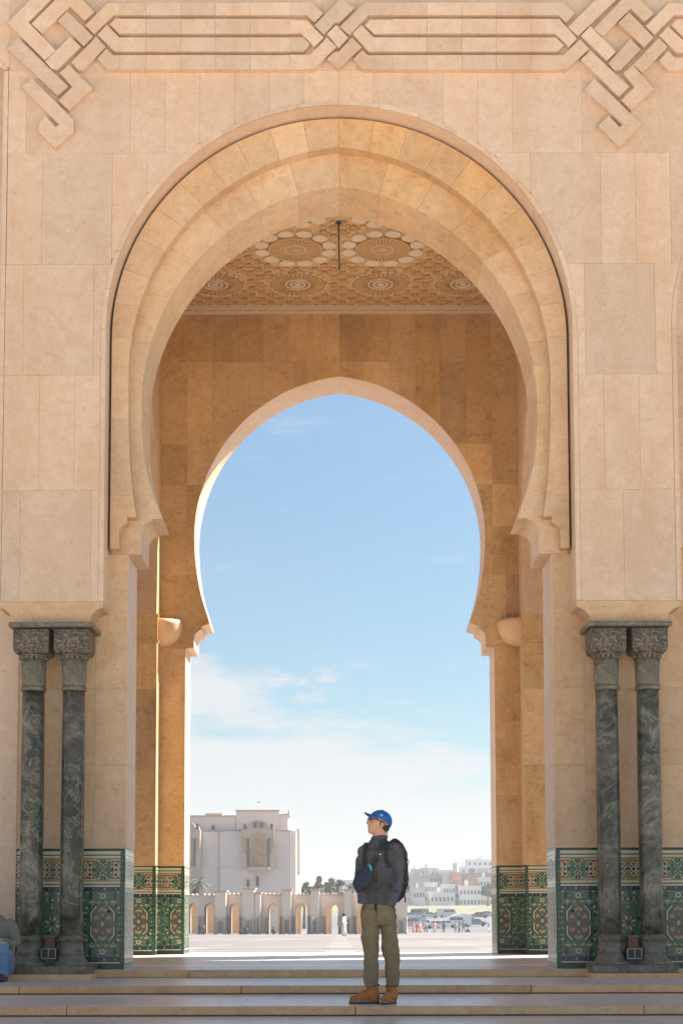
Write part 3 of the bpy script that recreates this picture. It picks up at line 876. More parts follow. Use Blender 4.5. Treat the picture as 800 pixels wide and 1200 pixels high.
        # star between the medallions
        for q in range(8):
            a = 2*pi*q/8+pi/8
            for sx in (P/2,):
                pts = []
                ca, sa = cos(a), sin(a)
                for (r_, wv) in ((.03, 0), (.065, .014), (.10, 0), (.065, -.014)):
                    pts.append((U+sx+r_*ca-wv*sa, .535+r_*sa+wv*ca))
                add(pts, OC if q % 2 else CR, 3)
                pts = [(U+sx+(.14+.035*cos(t))*ca-.018*sin(t)*sa, .535+(.14+.035*cos(t))*sa+.018*sin(t)*ca) for t in [2*pi*j/8 for j in range(8)]]
                add(pts, SL if q % 2 else DG, 2)
                a2 = a+pi/8; ca2, sa2 = cos(a2), sin(a2)
                pts = [(U+sx+.115*ca2-.012*sin(t)*sa2+.014*cos(t)*ca2, .535+.115*sa2+.014*cos(t)*sa2+.012*sin(t)*ca2) for t in [2*pi*j/4 for j in range(4)]]
                add(pts, RU, 3)
                pts = [(U+sx+.19*ca2-.012*sin(t)*sa2+.016*cos(t)*ca2, .535+.19*sa2+.016*cos(t)*sa2+.012*sin(t)*ca2) for t in [2*pi*j/4 for j in range(4)]]
                add(pts, CR if q % 2 else OL, 3)
        add([(U+P/2+.02*cos(2*pi*j/8), .535+.02*sin(2*pi*j/8)) for j in range(8)], NV, 4)
        for z in (.235, .285, .34):
            for x in (.0, .07, .14, .21):
                dia(P/2-x, z+(.02 if x in (.07, .21) else 0), .016, .019, 0, (OC, CR, RU, TE)[int(x*100+z*20) % 4], 2)
                el(P/2-x-.035, z+.01, .012, .02, .6, (DG, SL, NV)[int(x*50+z*30) % 3], 2)
        # upper band
        cv = 1.178
        kk = dict(cv=cv)
        sym([(0, 0), (.2, 0), (.2, .12), (0, .12)], OL, 1, cv=cv)
        sym([(0, 0), (.13, 0), (.08, .1), (0, .1)], GR, 2, cv=cv)
        line(0, 0, .04, .045, .012, CR, 3, **kk); dia(0, 0, .022, .02, 0, RU, 4, **kk); dia(.02, .022, .008, .008, 0, NV, 4, **kk)
        dia(0, .058, .012, .012, 0, CR, 3, **kk); dia(.03, .075, .012, .01, 0, CR, 3, **kk)
        el(0, .105, .034, .018, 0, NV, 3, **kk); dia(0, .105, .01, .008, 0, CR, 4, **kk); dia(.05, .1, .016, .012, 0, CR, 3, **kk)
        dia(.07, 0, .018, .016, 0, TE, 3, **kk); dia(.11, .0, .022, .028, 0, NV, 3, **kk); dia(.1, .035, .012, .012, 0, CR, 3, **kk)
        dia(.08, .06, .016, .014, .5, OL, 4, **kk); dia(.075, .09, .008, .008, 0, RU, 4, **kk)
        line(.1, .1, .5, .1, .012, RU, 3, **kk); line(.08, .118, .5, .118, .01, CR, 3, **kk)
        sym([(.13, 0), (.595, 0), (.595, .09), (.13, .09)], CR, 2, cv=cv)
        for ia in range(9):
            for ib in (0, 1):
                x = .155+ia*.053
                z = .0 if ib == 0 else .058
                dia(x, z, .024, .026, 0, (MA, NV, MA, OC, DG)[(ia*2+ib) % 5], 3, **kk)
                dia(x+.0265, z+.029, .018, .018, 0, (OC, MA, OL)[(ia+ib) % 3] if ib == 0 else RU, 3, **kk)
    rect(-3, 3, .14, .93, GR, 0)
    # broad background streaks so the field is not one flat colour
    rr = random.Random(5)
    for i in range(520):
        u = rr.uniform(-1.9, 1.9); v = rr.uniform(.16, .9); a = rr.uniform(0, pi); r_ = rr.uniform(.01, .02)
        add([(u+r_*1.6*cos(t+a)*1, v+r_*sin(t)) for t in (0, pi/2, pi, 3*pi/2)], rr.choice((TE, DG, SL, GR, OL)), .6)
    for v0, v1, c in ((0, .062, DG), (.068, .084, CR), (.084, .14, NV), (.925, .975, NV), (.975, .997, CR), (.997, 1.013, GR), (1.013, 1.04, CR),
                      (1.04, 1.32, OL), (1.32, 1.345, CR), (1.345, 1.362, GR), (1.362, 1.40, CR), (1.40, 1.43, DG)):
        rect(-3, 3, v0, v1, c, 0.3)
    u = -2.4
    i = 0
    while u < 2.4:
        for v in (.112, .95):
            s_ = .017 if i % 4 == 0 else .009
            add([(u-s_, v), (u, v-s_), (u+s_, v), (u, v+s_)], CR if i % 2 == 0 else TE, 2)
            if s_ > .01: add([(u-.009, v), (u, v-.009), (u+.009, v), (u, v+.009)], NV, 3)
        u += .066; i += 1
    return E
ELEMS = mosaic_elems()
def clip(poly, u0, u1):
    for side, lim in ((0, u0), (1, u1)):
        out = []
        for i in range(len(poly)):
            a, b = poly[i], poly[(i+1) % len(poly)]
            ia = a[0] >= lim if side == 0 else a[0] <= lim
            ib = b[0] >= lim if side == 0 else b[0] <= lim
            if ia: out.append(a)
            if ia != ib:
                t = (lim-a[0])/(b[0]-a[0]); out.append((lim, a[1]+t*(b[1]-a[1])))
        poly = out
        if len(poly) < 3: return None
    return poly
def mosaic(origin, du, nrm, u0, u1, uc, parent, rope=(), scale=1.0, name='tile_mosaic', ground=True):
    """origin: point where u=0,v=0; du: unit direction; nrm: outward normal"""
    O = Vector(origin); du = Vector(du); nrm = Vector(nrm); up = Vector((0, 0, 1))
    b = MB()
    flip = du.cross(up).dot(nrm) < 0
    def put(poly, c, h):
        pl = poly[::-1] if flip else poly
        n = len(pl)
        b.add([O+du*p[0]+up*(p[1]*scale)+nrm*h for p in pl], [tuple(range(n))], c)
    # body of the dado
    v = [O+du*a+up*z+nrm*h for h in (-.012, .001) for z in (0, DH*scale) for a in (u0, u1)]
    b.add(v, [(4, 5, 7, 6), (0, 4, 6, 2), (1, 3, 7, 5), (2, 6, 7, 3), (0, 1, 5, 4)], DG)
    hk = 0
    for poly, c, lv in ELEMS:
        p2 = [(p[0]+uc, p[1]) for p in poly]
        q = clip(p2, u0, u1)
        if q:
            hk += 1; h = .0015+lv*.0010+(hk % 9)*.00009
            put(q, c, h)
    for (a, e) in rope:     # twisted green and cream edge tiles
        put([(a, .07), (e, .07), (e, DH), (a, DH)], DG, .007)
        k = 0; z = .08
        while z < DH-.03:
            put([(a+.006, z), (e-.006, z+.018), (e-.006, z+.034), (a+.006, z+.016)], (GR, TE, GR, CR)[k % 4] if k % 4 != 3 else OL, .009)
            z += .034; k += 1
    o = part(name, b, ZM, parent, 'stuff')
    return o
for s in (-1, 1):
    # front faces of the piers; the pattern is centred on x = 2.825
    mosaic((0, YC+.012, 0), (s, 0, 0), (0, -1, 0), XP, PITCH-XP, 2.825, front_wall, rope=((XP+.004, XP+.05),))
    mosaic((s*(XP+.001), YC, 0), (0, 1, 0), (-s, 0, 0), .002, YE-YC-.002, .4, front_wall, rope=((.006, .05),))
    k = (zpx(1015, YF))/DH
    mosaic((0, YF+.012, 0), (s, 0, 0), (0, -1, 0), XB, XT+.01, 2.60, back_wall, rope=((XB+.004, XB+.045),), scale=k)
    mosaic((s*(XB+.001), YF, 0), (0, 1, 0), (-s, 0, 0), .002, YG-YF-.002, .4, back_wall, rope=((.006, .05),), scale=k)
    yj = cy_+(YF-YE)/2-.46
    sw = side_walls[0 if s < 0 else 1]
    mosaic((0, yj-.001, 0), (s, 0, 0), (0, -1, 0), XT-.002, PITCH-XT, 3.2, sw, rope=((XT+.003, XT+.043),), scale=k)
    mosaic((s*(XT-.001), yj, 0), (0, 1, 0), (-s, 0, 0), .002, .455, .3, sw, rope=((.006, .05),), scale=k)
    # stone cap course over the dado
    x0, x1 = sorted((s*(XP-.016), s*(PITCH-XP+.016)))
    part('dado_cap', MB().box(x0, x1, YC-.016, YC+.02, DH+.002, zD-.0 if zD > DH+.01 else DH+.02), STONE, front_wall)

# ---------------------------------------------------------------- columns
def lz(py): return zpx(py, 17.92)
def make_column(x, tilt=0):
    root = empty('column')
    root.location = (x, 17.93, 0)
    root.parent = building; root.matrix_parent_inverse = Matrix.Translation(-Vector(building.location))
    z0 = lz(1131)
    # base
    b = MB()
    rb = .128
    prof = [(.238, z0), (.236, z0+.012), (.20, z0+.035), (.170, z0+.075), (.152, lz(1119)), (.158, lz(1118)), (.162, lz(1116.5)), (.155, lz(1115)), (.141, lz(1114)),
            (.140, lz(1103)), (.150, lz(1102)), (.154, lz(1100.5)), (.148, lz(1099)), (.134, lz(1097.5)), (.13, lz(1096))]
    b.lathe(prof, n=32); b.build('base', MARBLE_D, root)
    b = MB()
    zt = lz(809); zb = lz(1097)
    pr = [(.130-.0*i, zb+(zt-zb)*i/10) for i in range(11)]
    b.lathe([(r_+.006*sin(pi*i/10), z) for i, (r_, z) in enumerate(pr)], n=32); b.build('shaft', MARBLE, root)
    b = MB()
    b.lathe([(.135, lz(810)), (.148, lz(809)), (.152, lz(807.5)), (.148, lz(806)), (.138, lz(805))], n=32); b.build('collar', MARBLE_D, root)
    b = MB()
    zc0, zc1 = lz(805.5), lz(772)
    b.lathe([(.138, zc0), (.139, zc0+.05), (.143, zc0+.2), (.150, zc1)], n=96, flute=24, famp=.07)
    for k in range(16):
        a = 2*pi*k/16
        b.ball((.152*cos(a), .152*sin(a), lz(771.5)), (.026, .026, .02), 8, 6)
    b.lathe([(.15, lz(770.5)), (.17, lz(769)), (.17, lz(768))], n=32)
    b.build('capital', MARBLE_D, root)
    b = MB()
    hb_, zz0, zz1 = .210, lz(768.5), lz(739.5)
    sec = [(.172, zz0-.0), (.196, zz0+.022), (hb_-.003, zz0+.05), (hb_, zz0+.07), (hb_, zz1)]
    vs = []
    for r_, z in sec: vs += [(-r_, -r_, z), (r_, -r_, z), (r_, r_, z), (-r_, r_, z)]
    fs = [(3, 2, 1, 0), tuple(range(16, 20))]
    for i in range(4):
        for k in range(4): fs.append((i*4+k, i*4+(k+1) % 4, i*4+4+(k+1) % 4, i*4+4+k))
    b.add(vs, fs); o = b.build('capital_block', MARBLE_C, root)
    bv = o.modifiers.new('bevel', 'BEVEL'); bv.width = .018; bv.segments = 2
    return root
colx = [W(85, 950, 17.93)[0], W(37.5, 950, 17.93)[0], W(712.6, 950, 17.93)[0], W(761, 950, 17.93)[0]]
c0 = make_column(colx[0])
c0['label'] = 'green marble column'
def copy_part_tree(o, parent):
    c = o.copy(); col.objects.link(c); c.parent = parent
    c.matrix_parent_inverse = o.matrix_parent_inverse.copy()
    for ch in list(o.children): copy_part_tree(ch, c)
    return c
for x in colx[1:]:
    c = copy_part_tree(c0, building); c.location.x = x
for s in (-1, 1):
    xm = (colx[0]+colx[1])/2 if s < 0 else (colx[2]+colx[3])/2
    b = MB().box(xm-.485, xm+.485, 17.65, YC+.02, lz(1140.5), lz(1131)-.001)
    o = part('column_plinth', b, MARBLE_D); bv = o.modifiers.new('b', 'BEVEL'); bv.width = .008
    b = MB().box(xm-.515, xm+.515, 17.61, YC+.02, -.09, lz(1140.5)-.001)
    part('plinth_course', b, STONE_D)
    b = MB(); b.box(xm-.492, xm+.492, 17.68, YC+.03, lz(738.5), zCor-.001)
    o = part('abacus_slab', b, MARBLE_D); bv = o.modifiers.new('b', 'BEVEL'); bv.width = .012

# ---------------------------------------------------------------- wall bowls (uplighters) in the corners
BOWL = smat('bowl_plaster', (.72, .46, .25), .45, .08, 8, .05)
for s in (-1, 1):
    c = H(213.5, 729, YF)
    b = MB(); vs = []; fs = []; n, m = 14, 9
    rx, rz = .375, .415
    for j in range(m+1):
        t = pi/2*j/m
        for k in range(n+1):
            a = pi/2*k/n
            vs.append((-s*rx*cos(t)**.8*cos(a) if j < m else 0, -rx*cos(t)**.8*sin(a) if j < m else 0, -rz*sin(t)))
    for j in range(m):
        for k in range(n):
            q = (j*(n+1)+k, j*(n+1)+k+1, (j+1)*(n+1)+k+1, (j+1)*(n+1)+k); fs.append(q)
    o0 = len(vs); vs.append((0, 0, 0))
    for k in range(n): fs.append((o0, k+1, k))
    b.add(vs, fs, 0, True)
    o = b.build('wall_lamp', BOWL, recalc=True); o.location = (s*(XT-.001), YF-.004, c[1])
    tag(o, 'plaster bowl wall lamp in the %s corner behind the inner arch' % ('left' if s < 0 else 'right'), 'wall lamp')
    sp_ = MB()
    for k in range(9):
        x = -s*(.04+k*.032); 
        sp_.tube([(x, -.06, 0), (x+.012*(-1)**k, -.05, .11)], .0025, 4)
    q = sp_.build('bird_spikes', BLACK, o)

# ---------------------------------------------------------------- steps and floor
steps = link('steps', MB().box(-14, 14, 13.99, YC+.0, -.5, -.275).mesh('steps', MORTAR), None, 'structure')
E0, E1, E2 = 18.07, 16.015, 13.955
def spart(name, b, m, p=steps, bev=0):
    o = b.build(name, m, p)
    if bev:
        q = o.modifiers.new('b', 'BEVEL'); q.width = bev; q.segments = 2
    return o
for yi, (yf, yb, zt) in enumerate(((E0, YC+.8, 0), (E1, E0+.05, -.09), (E2, E1+.05, -.18))):
    x = -9+rs.uniform(0, 1)
    while x < 9:
        L_ = rs.choice((1.7, 2.3, 2.6, 3.0))
        if yi or not (-3.95 < x < -2.9): pass
        d = rs.uniform(0, .004)
        if yi == 0:
            spart('step_front_stone', MB().box(x, x+L_-.006, yf-d, yf+.3, -.088, -.002), STONE_D, bev=.006)
        else:
            spart('step_front_stone', MB().box(x, x+L_-.006, yf-d, yf+.3, zt-.078, zt-.002), STONE_D, bev=.007)
        x += L_
    if yi:
        b = MB().box(-14, 14, yf+.05, yf+.3, zt-.2, zt-.079); spart('step_masonry', b, MORTAR)
        x = -9.3
        while x < 9:
            L_ = rs.choice((1.2, 1.2, 1.8))
            spart('tread_slab', MB().box(x, x+L_-.004, yf+.3001, yf+1.18, zt-.06, zt), TREAD)
            spart('tread_slab', MB().box(x+.3, x+L_+.296, yf+1.184, yb+.02, zt-.06, zt), TREAD)
            spart('tread_nosing', MB().box(x, x+L_-.004, yf-.001, yf+.297, zt-.0018, zt+.0012), TREAD)
            x += L_
fl = MB()
fl.box(-14, 14, E0+.3, 26.0, -.6, 0); fl.box(-14, 14, E0+.002, E0+.2999, -.0018, 0)
fl.build('gallery_floor', FLOORM, None, 'structure')
fg = MB().add([(-600, -400, -.27), (600, -400, -.27), (600, E2+.2, -.27), (-600, E2+.2, -.27)], [(0, 1, 2, 3)])
fg.build('forecourt', FORE, None, 'structure')
def gz(y): return CAMZ-(.464+.0106*y) if y < 262 else gz(261.9)
pz = MB()
pz.add([(-700, 25.99, gz(26)), (700, 25.99, gz(26)), (700, 262, gz(262)), (-700, 262, gz(262))], [(0, 1, 2, 3)])
pz.build('plaza', PLAZA, None, 'structure')
from mathutils.bvhtree import BVHTree
# ================================================================= far side of the plaza
SHW = smat('pale_render_wall', (.62, .57, .545), .8, .06, .3, 0)
SHC = smat('cream_stone_far', (.49, .41, .34), .75, .08, .5, 0)
OCH = smat('ochre_panel_far', (.46, .31, .17), .7, .3, 1.2, 0)
DKW = smat('dark_glass_far', (.10, .10, .12), .3, .1, 1, 0)
BRN = smat('brown_cornice_far', (.34, .26, .20), .8, .1, 1, 0)
def pxz(px, py, Y): a = W(px, py, Y); return (a[0], a[2])
def pbox(b, x0, y0, x1, y1, Y, Yb, mi=0):
    """box whose front at depth Y spans photo rectangle x0,y0 (top) - x1,y1 (bottom)"""
    a = pxz(x0, y1, Y); c = pxz(x1, y0, Y)
    b.box(a[0], c[0], Y, Yb, a[1], c[1], mi); return b
def archpoly(cx, x_hw, ytop, ybase, Y, n=12, point=.15, horse=0.0):
    """pointed arch outline in world (x,z); pixel centre cx, half width, top and base"""
    ysp = ytop+x_hw*1.25
    out = [pxz(cx-x_hw*(1-horse), ybase, Y), ]
    pts = []
    for i in range(n+1):
        t = pi*i/n
        u = -cos(t); v = sin(t)**.85
        pts.append(pxz(cx+u*x_hw, ysp-v*(ysp-ytop), Y))
    return out+pts+[pxz(cx+x_hw*(1-horse), ybase, Y)]

YBLD = 230
bld = empty('library_building', (W(290, 1071, YBLD)[0], YBLD, gz(YBLD)), 'large pale flat-roofed building with tall arched ochre window beyond the arcade', 'building')
def bpart(name, b, m, parent=None, kind=None):
    return part(name, b, m, parent or bld, kind)
b = MB()
pbox(b, 190, 956.5, 276, 1100, YBLD+5, YBLD+45); pbox(b, 276, 950.3, 327.3, 1100, YBLD+4.9, YBLD+44)
pbox(b, 327.3, 955, 337.5, 1100, YBLD+5.1, YBLD+43)
bpart('rear_block', b, SHW)
b = MB(); pbox(b, 237, 974.2, 256.8, 1100, YBLD+.5, YBLD+4.8); pbox(b, 256.8, 973.6, 341, 1100, YBLD, YBLD+4.8); pbox(b, 341, 973.6, 346.5, 1100, YBLD+.7, YBLD+30)
fb = bpart('wall', b, SHW)
b = MB(); pbox(b, 256.6, 973.0, 341.2, 974.2, YBLD-.3, YBLD+4.7); pbox(b, 236.8, 973.6, 256.5, 974.8, YBLD+.2, YBLD+4.6)
pbox(b, 275.8, 949.4, 327.6, 950.8, YBLD+4.6, YBLD+5.6); pbox(b, 327.5, 954.2, 337.6, 955.4, YBLD+4.8, YBLD+5.5); pbox(b, 190, 955.8, 275.7, 956.9, YBLD+4.7, YBLD+5.6)
bpart('cornice', b, BRN)
b = MB(); pbox(b, 240.5, 953.3, 260, 956, YBLD+12, YBLD+20); bpart('roof_housing', b, BRN)
b = MB(); c = pxz(338.6, 956, YBLD+4)
b.lathe([(.22, -.5), (.22, .4), (.12, .8), (.03, 1.2)], (c[0], YBLD+4, c[1]), 8); bpart('finial', b, SHW)
# central portal bay
def portal(cx):
    b = MB()
    Y = YBLD-1.2
    n = 14
    body = [pxz(cx-19, 1019, Y), pxz(cx-19, 974, Y), pxz(cx-17, 968.5, Y)]+[pxz(cx-14*cos(pi*i/n), 973-12*sin(pi*i/n), Y) for i in range(n+1)]+[pxz(cx+17, 968.5, Y), pxz(cx+19, 974, Y), pxz(cx+19, 1019, Y)]
    b.prism(body, Y, YBLD-.01)
    p = bpart('portal_bay', b, SHC)
    q = MB(); q.prism(archpoly(cx, 9.6, 977.5, 1016, Y-.2, 12), Y-.22, Y-.002); bpart('arch_panel', q, OCH, p)
    q = MB()
    for i in range(5):
        for j in range(9):
            if (i*3+j*5) % 4 == 0: continue
            pbox(q, cx-7.4+i*3.1, 984+j*3.5, cx-5.6+i*3.1, 986.2+j*3.5, Y-.3, Y-.221)
    bpart('lattice', q, BRN, p, 'stuff')
    for s in (-1, 1):
        q = MB(); a, c = sorted((cx+s*11, cx+s*13.3)); pbox(q, a, 983, c, 1016, Y-.15, Y-.001); bpart('window', q, DKW, p)
        q = MB(); q.prism(archpoly(cx+s*16.9, 2, 981.5, 999, Y-.2, 8), Y-.2, Y-.001); bpart('window', q, DKW if False else OCH, p)
        q = MB(); q.prism(archpoly(cx+s*15.5, 1.8, 965.6, 972, Y-.2, 8), Y-.2, Y-.001); bpart('window', q, DKW, p)
    for k in range(-2, 3):
        q = MB(); q.prism(archpoly(cx+k*3.7, 1.35, 962.5+abs(k)*1.3, 970.8, Y-.2, 8), Y-.2, Y-.001); bpart('window', q, DKW if k % 2 else OCH, p)
    q = MB(); pbox(q, cx-12.8, 1016.2, cx+12.8, 1019.5, Y-1.2, Y-.001); pbox(q, cx-10, 1019.5, cx+10, 1022.5, Y-.8, Y-.001); pbox(q, cx-3, 1022.5, cx+3, 1026, Y-.6, Y-.001)
    bpart('balcony', q, SHC, p)
    for s in (-1, 1):
        q = MB(); pbox(q, cx+s*18-2.2, 998.7, cx+s*18+2.2, 1001, Y-.3, Y-.001); bpart('window_sill', q, SHC, p)
portal(302.5)
portal(215.5)
q = MB(); q.prism(archpoly(233.7, 2.1, 984, 1000, YBLD+.3, 8), YBLD+.2, YBLD+.49); bpart('window', q, DKW)
for x, y0, y1, D in ((249.6, 967, 973, YBLD+4.7), (301.5, 1027, 1039, YBLD-.2), (290.5, 1031, 1040, YBLD-.2), (232.4, 967.5, 975, YBLD+4.7)):
    q = MB(); q.prism(archpoly(x, 1.6, y0, y1, D, 8), D-.1, D+.29); bpart('window', q, DKW)
q = MB(); pbox(q, 346.5, 972, 351.5, 1024, YBLD+8, YBLD+16); pbox(q, 347.5, 990, 350, 1022, YBLD+7.5, YBLD+8)
bpart('side_bay', q, SHC)
q = MB(); pbox(q, 256.9, 1016.5, 257.5, 1040, YBLD-.05, YBLD-.001); pbox(q, 257.5, 1016.5, 278, 1017.2, YBLD-.05, YBLD-.001); bpart('moulding', q, SHC)

# ---- arcade along the far edge of the plaza
YA2 = 168.0
arc = empty('plaza_arcade', (W(340, 1071, YA2)[0], YA2, gz(YA2)), 'long low pale arcade with pointed arches along the far edge of the plaza', 'arcade')
ARO = smat('sunlit_ochre_stone', (.60, .42, .25), .8, .2, 1, 0)  # sunlit ochre of the arch insides is put into this colour
CAPF = smat('arcade_cap_stone', (.52, .42, .36), .8, .1, 1, 0)
AR = smat('arcade_stone', (.70, .60, .52), .75, .10, .8, 0)
arches = [(188, 5.6), (207, 5.6), (226, 5.7), (245, 5.7), (274.5, 5.4), (320.5, 6.4), (353, 6.8), (389, 7), (425, 7), (458, 5)]
bounds = [178, 197.5, 216.5, 235.5, 259.5, 297, 337, 371, 407, 442, 466]
ybase = 1094.6
for i, (cx, hw_) in enumerate(arches):
    x0, x1 = bounds[i], bounds[i+1]
    top = 1049.5 if i > 3 else 1050.5
    a = archpoly(cx, hw_, 1059, ybase, YA2, 12)
    # left part, right part sharing the crown line
    mid = len(a)//2
    L_ = a[:mid+1]; R_ = a[mid:]
    b = MB()
    b.prism(L_+[pxz(cx, top, YA2), pxz(x0, top, YA2), pxz(x0, ybase, YA2)], YA2, YA2+3.6)
    b.prism([pxz(cx, top, YA2)]+R_+[pxz(x1, ybase, YA2), pxz(x1, top, YA2)], YA2, YA2+3.6)
    w_ = part('arch_bay', b, AR, arc)
    q = MB(); pbox(q, x0, top-1.2, x1, top-.02, YA2-.25, YA2+2.4); part('coping', q, CAPF if i % 2 else SHC, w_)
    q = MB(); 
    for k in range(int((x1-x0)/5)):
        pbox(q, x0+2+k*5, top-2.8, x0+4.3+k*5, top-1.21, YA2+.2, YA2+1.6)
    part('parapet_block', q, AR, w_)
    for s in (-1, 1):
        q = MB()
        xc = pxz(cx+s*(hw_+1.3), ybase, YA2)
        q.lathe([(.16, gz(YA2)), (.12, gz(YA2)+.2), (.12, gz(YA2)+1.7), (.2, gz(YA2)+1.95)], (xc[0], YA2-.2, 0), 8)
        part('half_column', q, SHC, w_)
q = MB(); pbox(q, 170, 1051, 297, ybase, YA2+7, YA2+7.5); part('rear_wall', q, ARO, arc)
q = MB()
for i in range(5, 10):
    x0, x1 = bounds[i], bounds[i+1]; cx, hw_ = arches[i]
    if i > 5: cx += 4.5  # openings moved aside so the sunlit-coloured wall shows in each arch
    a = archpoly(cx, hw_*.7, 1061, ybase, YA2+7, 12); mid = len(a)//2
    q.prism(a[:mid+1]+[pxz(cx, 1051, YA2+7), pxz(x0, 1051, YA2+7), pxz(x0, ybase, YA2+7)], YA2+7, YA2+7.5)
    q.prism([pxz(cx, 1051, YA2+7)]+a[mid:]+[pxz(x1, ybase, YA2+7), pxz(x1, 1051, YA2+7)], YA2+7, YA2+7.5)
part('rear_wall', q, ARO, arc)
for x0, x1, yt in ((251.5, 264.5, 1044), (284, 298, 1041), (298.5, 305, 1046), (330.5, 341, 1042), (364, 373.5, 1042), (403, 412, 1042), (438, 446, 1042), (463.5, 477, 1041)):
    b = MB()
    pbox(b, x0, yt+2.4, x1, ybase, YA2-1.6, YA2-.01)
    p = part('pier', b, AR, arc)
    q = MB(); pbox(q, x0-1.2, yt, x1+1.2, yt+1.2, YA2-2.0, YA2+1); pbox(q, x0-.5, yt+1.21, x1+.5, yt+2.39, YA2-1.8, YA2+.8); part('cap', q, CAPF, p)
    xm = (x0+x1)/2
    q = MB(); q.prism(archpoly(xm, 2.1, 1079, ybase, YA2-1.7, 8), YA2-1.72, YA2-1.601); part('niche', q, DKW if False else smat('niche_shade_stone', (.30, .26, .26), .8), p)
    for xx in (x0+1.3, x1-1.3):
        c = pxz(xx, ybase, YA2-1.9)
        q = MB(); q.lathe([(.2, gz(YA2)), (.13, gz(YA2)+.2), (.13, gz(YA2)+1.6), (.2, gz(YA2)+1.8)], (c[0], YA2-1.85, 0), 8); part('half_column', q, SHC, p)

# ---- ground beyond
def tz(y):
    k = [(261.8, gz(262)-.004), (300, -1.9), (345, -.75), (400, .25), (425, 2.2), (470, 2.8), (600, 3.2), (750, 11), (900, 17), (1100, 16), (1500, 8)]
    for (a, za), (b_, zb) in zip(k, k[1:]):
        if a <= y <= b_: return za+(zb-za)*(y-a)/(b_-a)
    return k[-1][1]
def terr_fn(t, p):
    g = t.n('ShaderNodeNewGeometry').outputs['Position']
    n = t.n('ShaderNodeTexNoise', i={'Vector': t.n('ShaderNodeMapping', i={0: g, 'Scale': (.02, .05, .1)}).outputs[0], 'Scale': 1.5, 'Detail': 8}).outputs[0]
    t.t.links.new(t.ramp(n, [(.35, (.12, .12, .08)), (.5, (.19, .18, .125)), (.65, (.10, .115, .065))]), p.inputs['Base Color'])
TERR = mat('sandy_grassland', (.3, .28, .18), .9, fn=terr_fn)
b = MB(); ny, nx = 40, 40
yy = [261.8+(1500-261.8)*(i/ny)**1.3 for i in range(ny+1)]; xx_ = [-1500+3000*j/nx for j in range(nx+1)]
vs = [(x, y, tz(y)+(noise.noise(Vector((x*.01, y*.01, 0)))*1.2 if y > 430 else (-.1 if 263 < y < 405 else 0))) for y in yy for x in xx_]
b.add(vs, [(i*(nx+1)+j, i*(nx+1)+j+1, (i+1)*(nx+1)+j+1, (i+1)*(nx+1)+j) for i in range(ny) for j in range(nx)], 0, True)
b.build('shore_ground', TERR, None, 'structure')
b = MB().add([(-1500, -400, -4.5), (1500, -400, -4.5), (1500, 262, -4.5), (-1500, 262, -4.5)], [(0, 1, 2, 3)]); b.build('ground', TERR, None, 'structure')

b = MB(); ys_ = (262.3, 281, 300, 322, 345, 372, 400)
b.add([(x, y, tz(y)+.012) for y in ys_ for x in (-300, 300)], [(2*i, 2*i+1, 2*i+3, 2*i+2) for i in range(6)])
b.build('car_park', smat('pale_asphalt', (.11, .12, .14), .8, .25, .2, 0), None, 'structure')
# ---- town
def house(px0, y0, px1, y1, Y, c, label, wins=None, roof=None, depth=12, cat='building'):
    x0, z1 = pxz(px0, y0, Y); x1, z0 = pxz(px1, y1, Y)
    z0 = min(z0, tz(Y)+.2)-1.5
    r = empty('town_building', ((x0+x1)/2, Y, z0), label, cat, 'far town buildings')
    m = smat('town_wall', c, .85, .08, .3, 0)
    w_ = part('wall', MB().box(x0, x1, Y, Y+depth, z0, z1), m, r)
    b = MB().box(x0-.25, x1+.25, Y-.25, Y+depth+.25, z1+.001, z1+.5)
    if roof: b.prism([(x0-.4, z1+.5), ((x0+x1)/2, z1+.5+roof), (x1+.4, z1+.5)], Y-.3, Y+depth+.3)
    part('roof', b, m if not roof else smat('town_roof', (.35, .22, .17), .8), r)
    if wins:
        nx, nz = wins
        ww = min(.62, (x1-x0)/nx*.27)
        me = MB().box(-ww, ww, -.06, .12, -.7, .7).mesh('window', DKW)
        for i in range(nx):
            for j in range(nz):
                wx = x0+(x1-x0)*(i+.5)/nx; wz = z1-1.8-j*3.4
                o = link('window', me); o.parent = w_; o.matrix_parent_inverse = Matrix.Translation(-wloc(w_)); o.location = (wx, Y-.02, wz)
    if (int(px0) % 2) == 0:
        part('roof_tank', MB().box(x0+(x1-x0)*.3, x0+(x1-x0)*.45, Y+3, Y+6, z1+.501, z1+2.4), m, r)
    return r
BL = (.50, .52, .56); WH = (.66, .64, .62)
house(477.5, 1027, 504, 1062, 560, (.46, .48, .52), 'wide pale blue block nearest the backpack in the far town')
house(504, 1026, 519, 1056, 565, (.36, .36, .34), 'grey block with rows of windows in the far town', (4, 4))
house(519, 1025, 528.5, 1062, 560, (.55, .57, .60), 'narrow pale block beside the salmon pink one', None)
house(528.5, 1024, 540.5, 1062, 558, (.60, .30, .22), 'salmon pink block in the middle of the far town', None)
house(532, 1044, 538, 1062, 540, (.5, .45, .42), 'small gabled house in front of the salmon pink block', (1, 1), 3.2)
house(540.5, 1025, 577, 1058, 580, (.24, .20, .22), 'long dark mauve block below the white hilltop flats', (12, 2))
house(538, 1040, 563, 1062, 535, (.64, .63, .63), 'white three-storey block with square windows in the far town', (6, 2))
house(546.8, 1008.5, 590, 1026, 760, (.66, .68, .72), 'white flats on the hilltop above the far town', (7, 3))
house(504, 1048, 532, 1062, 520, (.60, .60, .62), 'low white row house at the foot of the far town', (6, 1))
house(482, 1020, 492, 1030, 700, (.5, .42, .42), 'small pinkish house on the skyline behind the blue block', (3, 1))
house(494, 1018.5, 509, 1030, 720, (.46, .42, .44), 'wide grey pink house on the skyline left of the grey block', (4, 1))
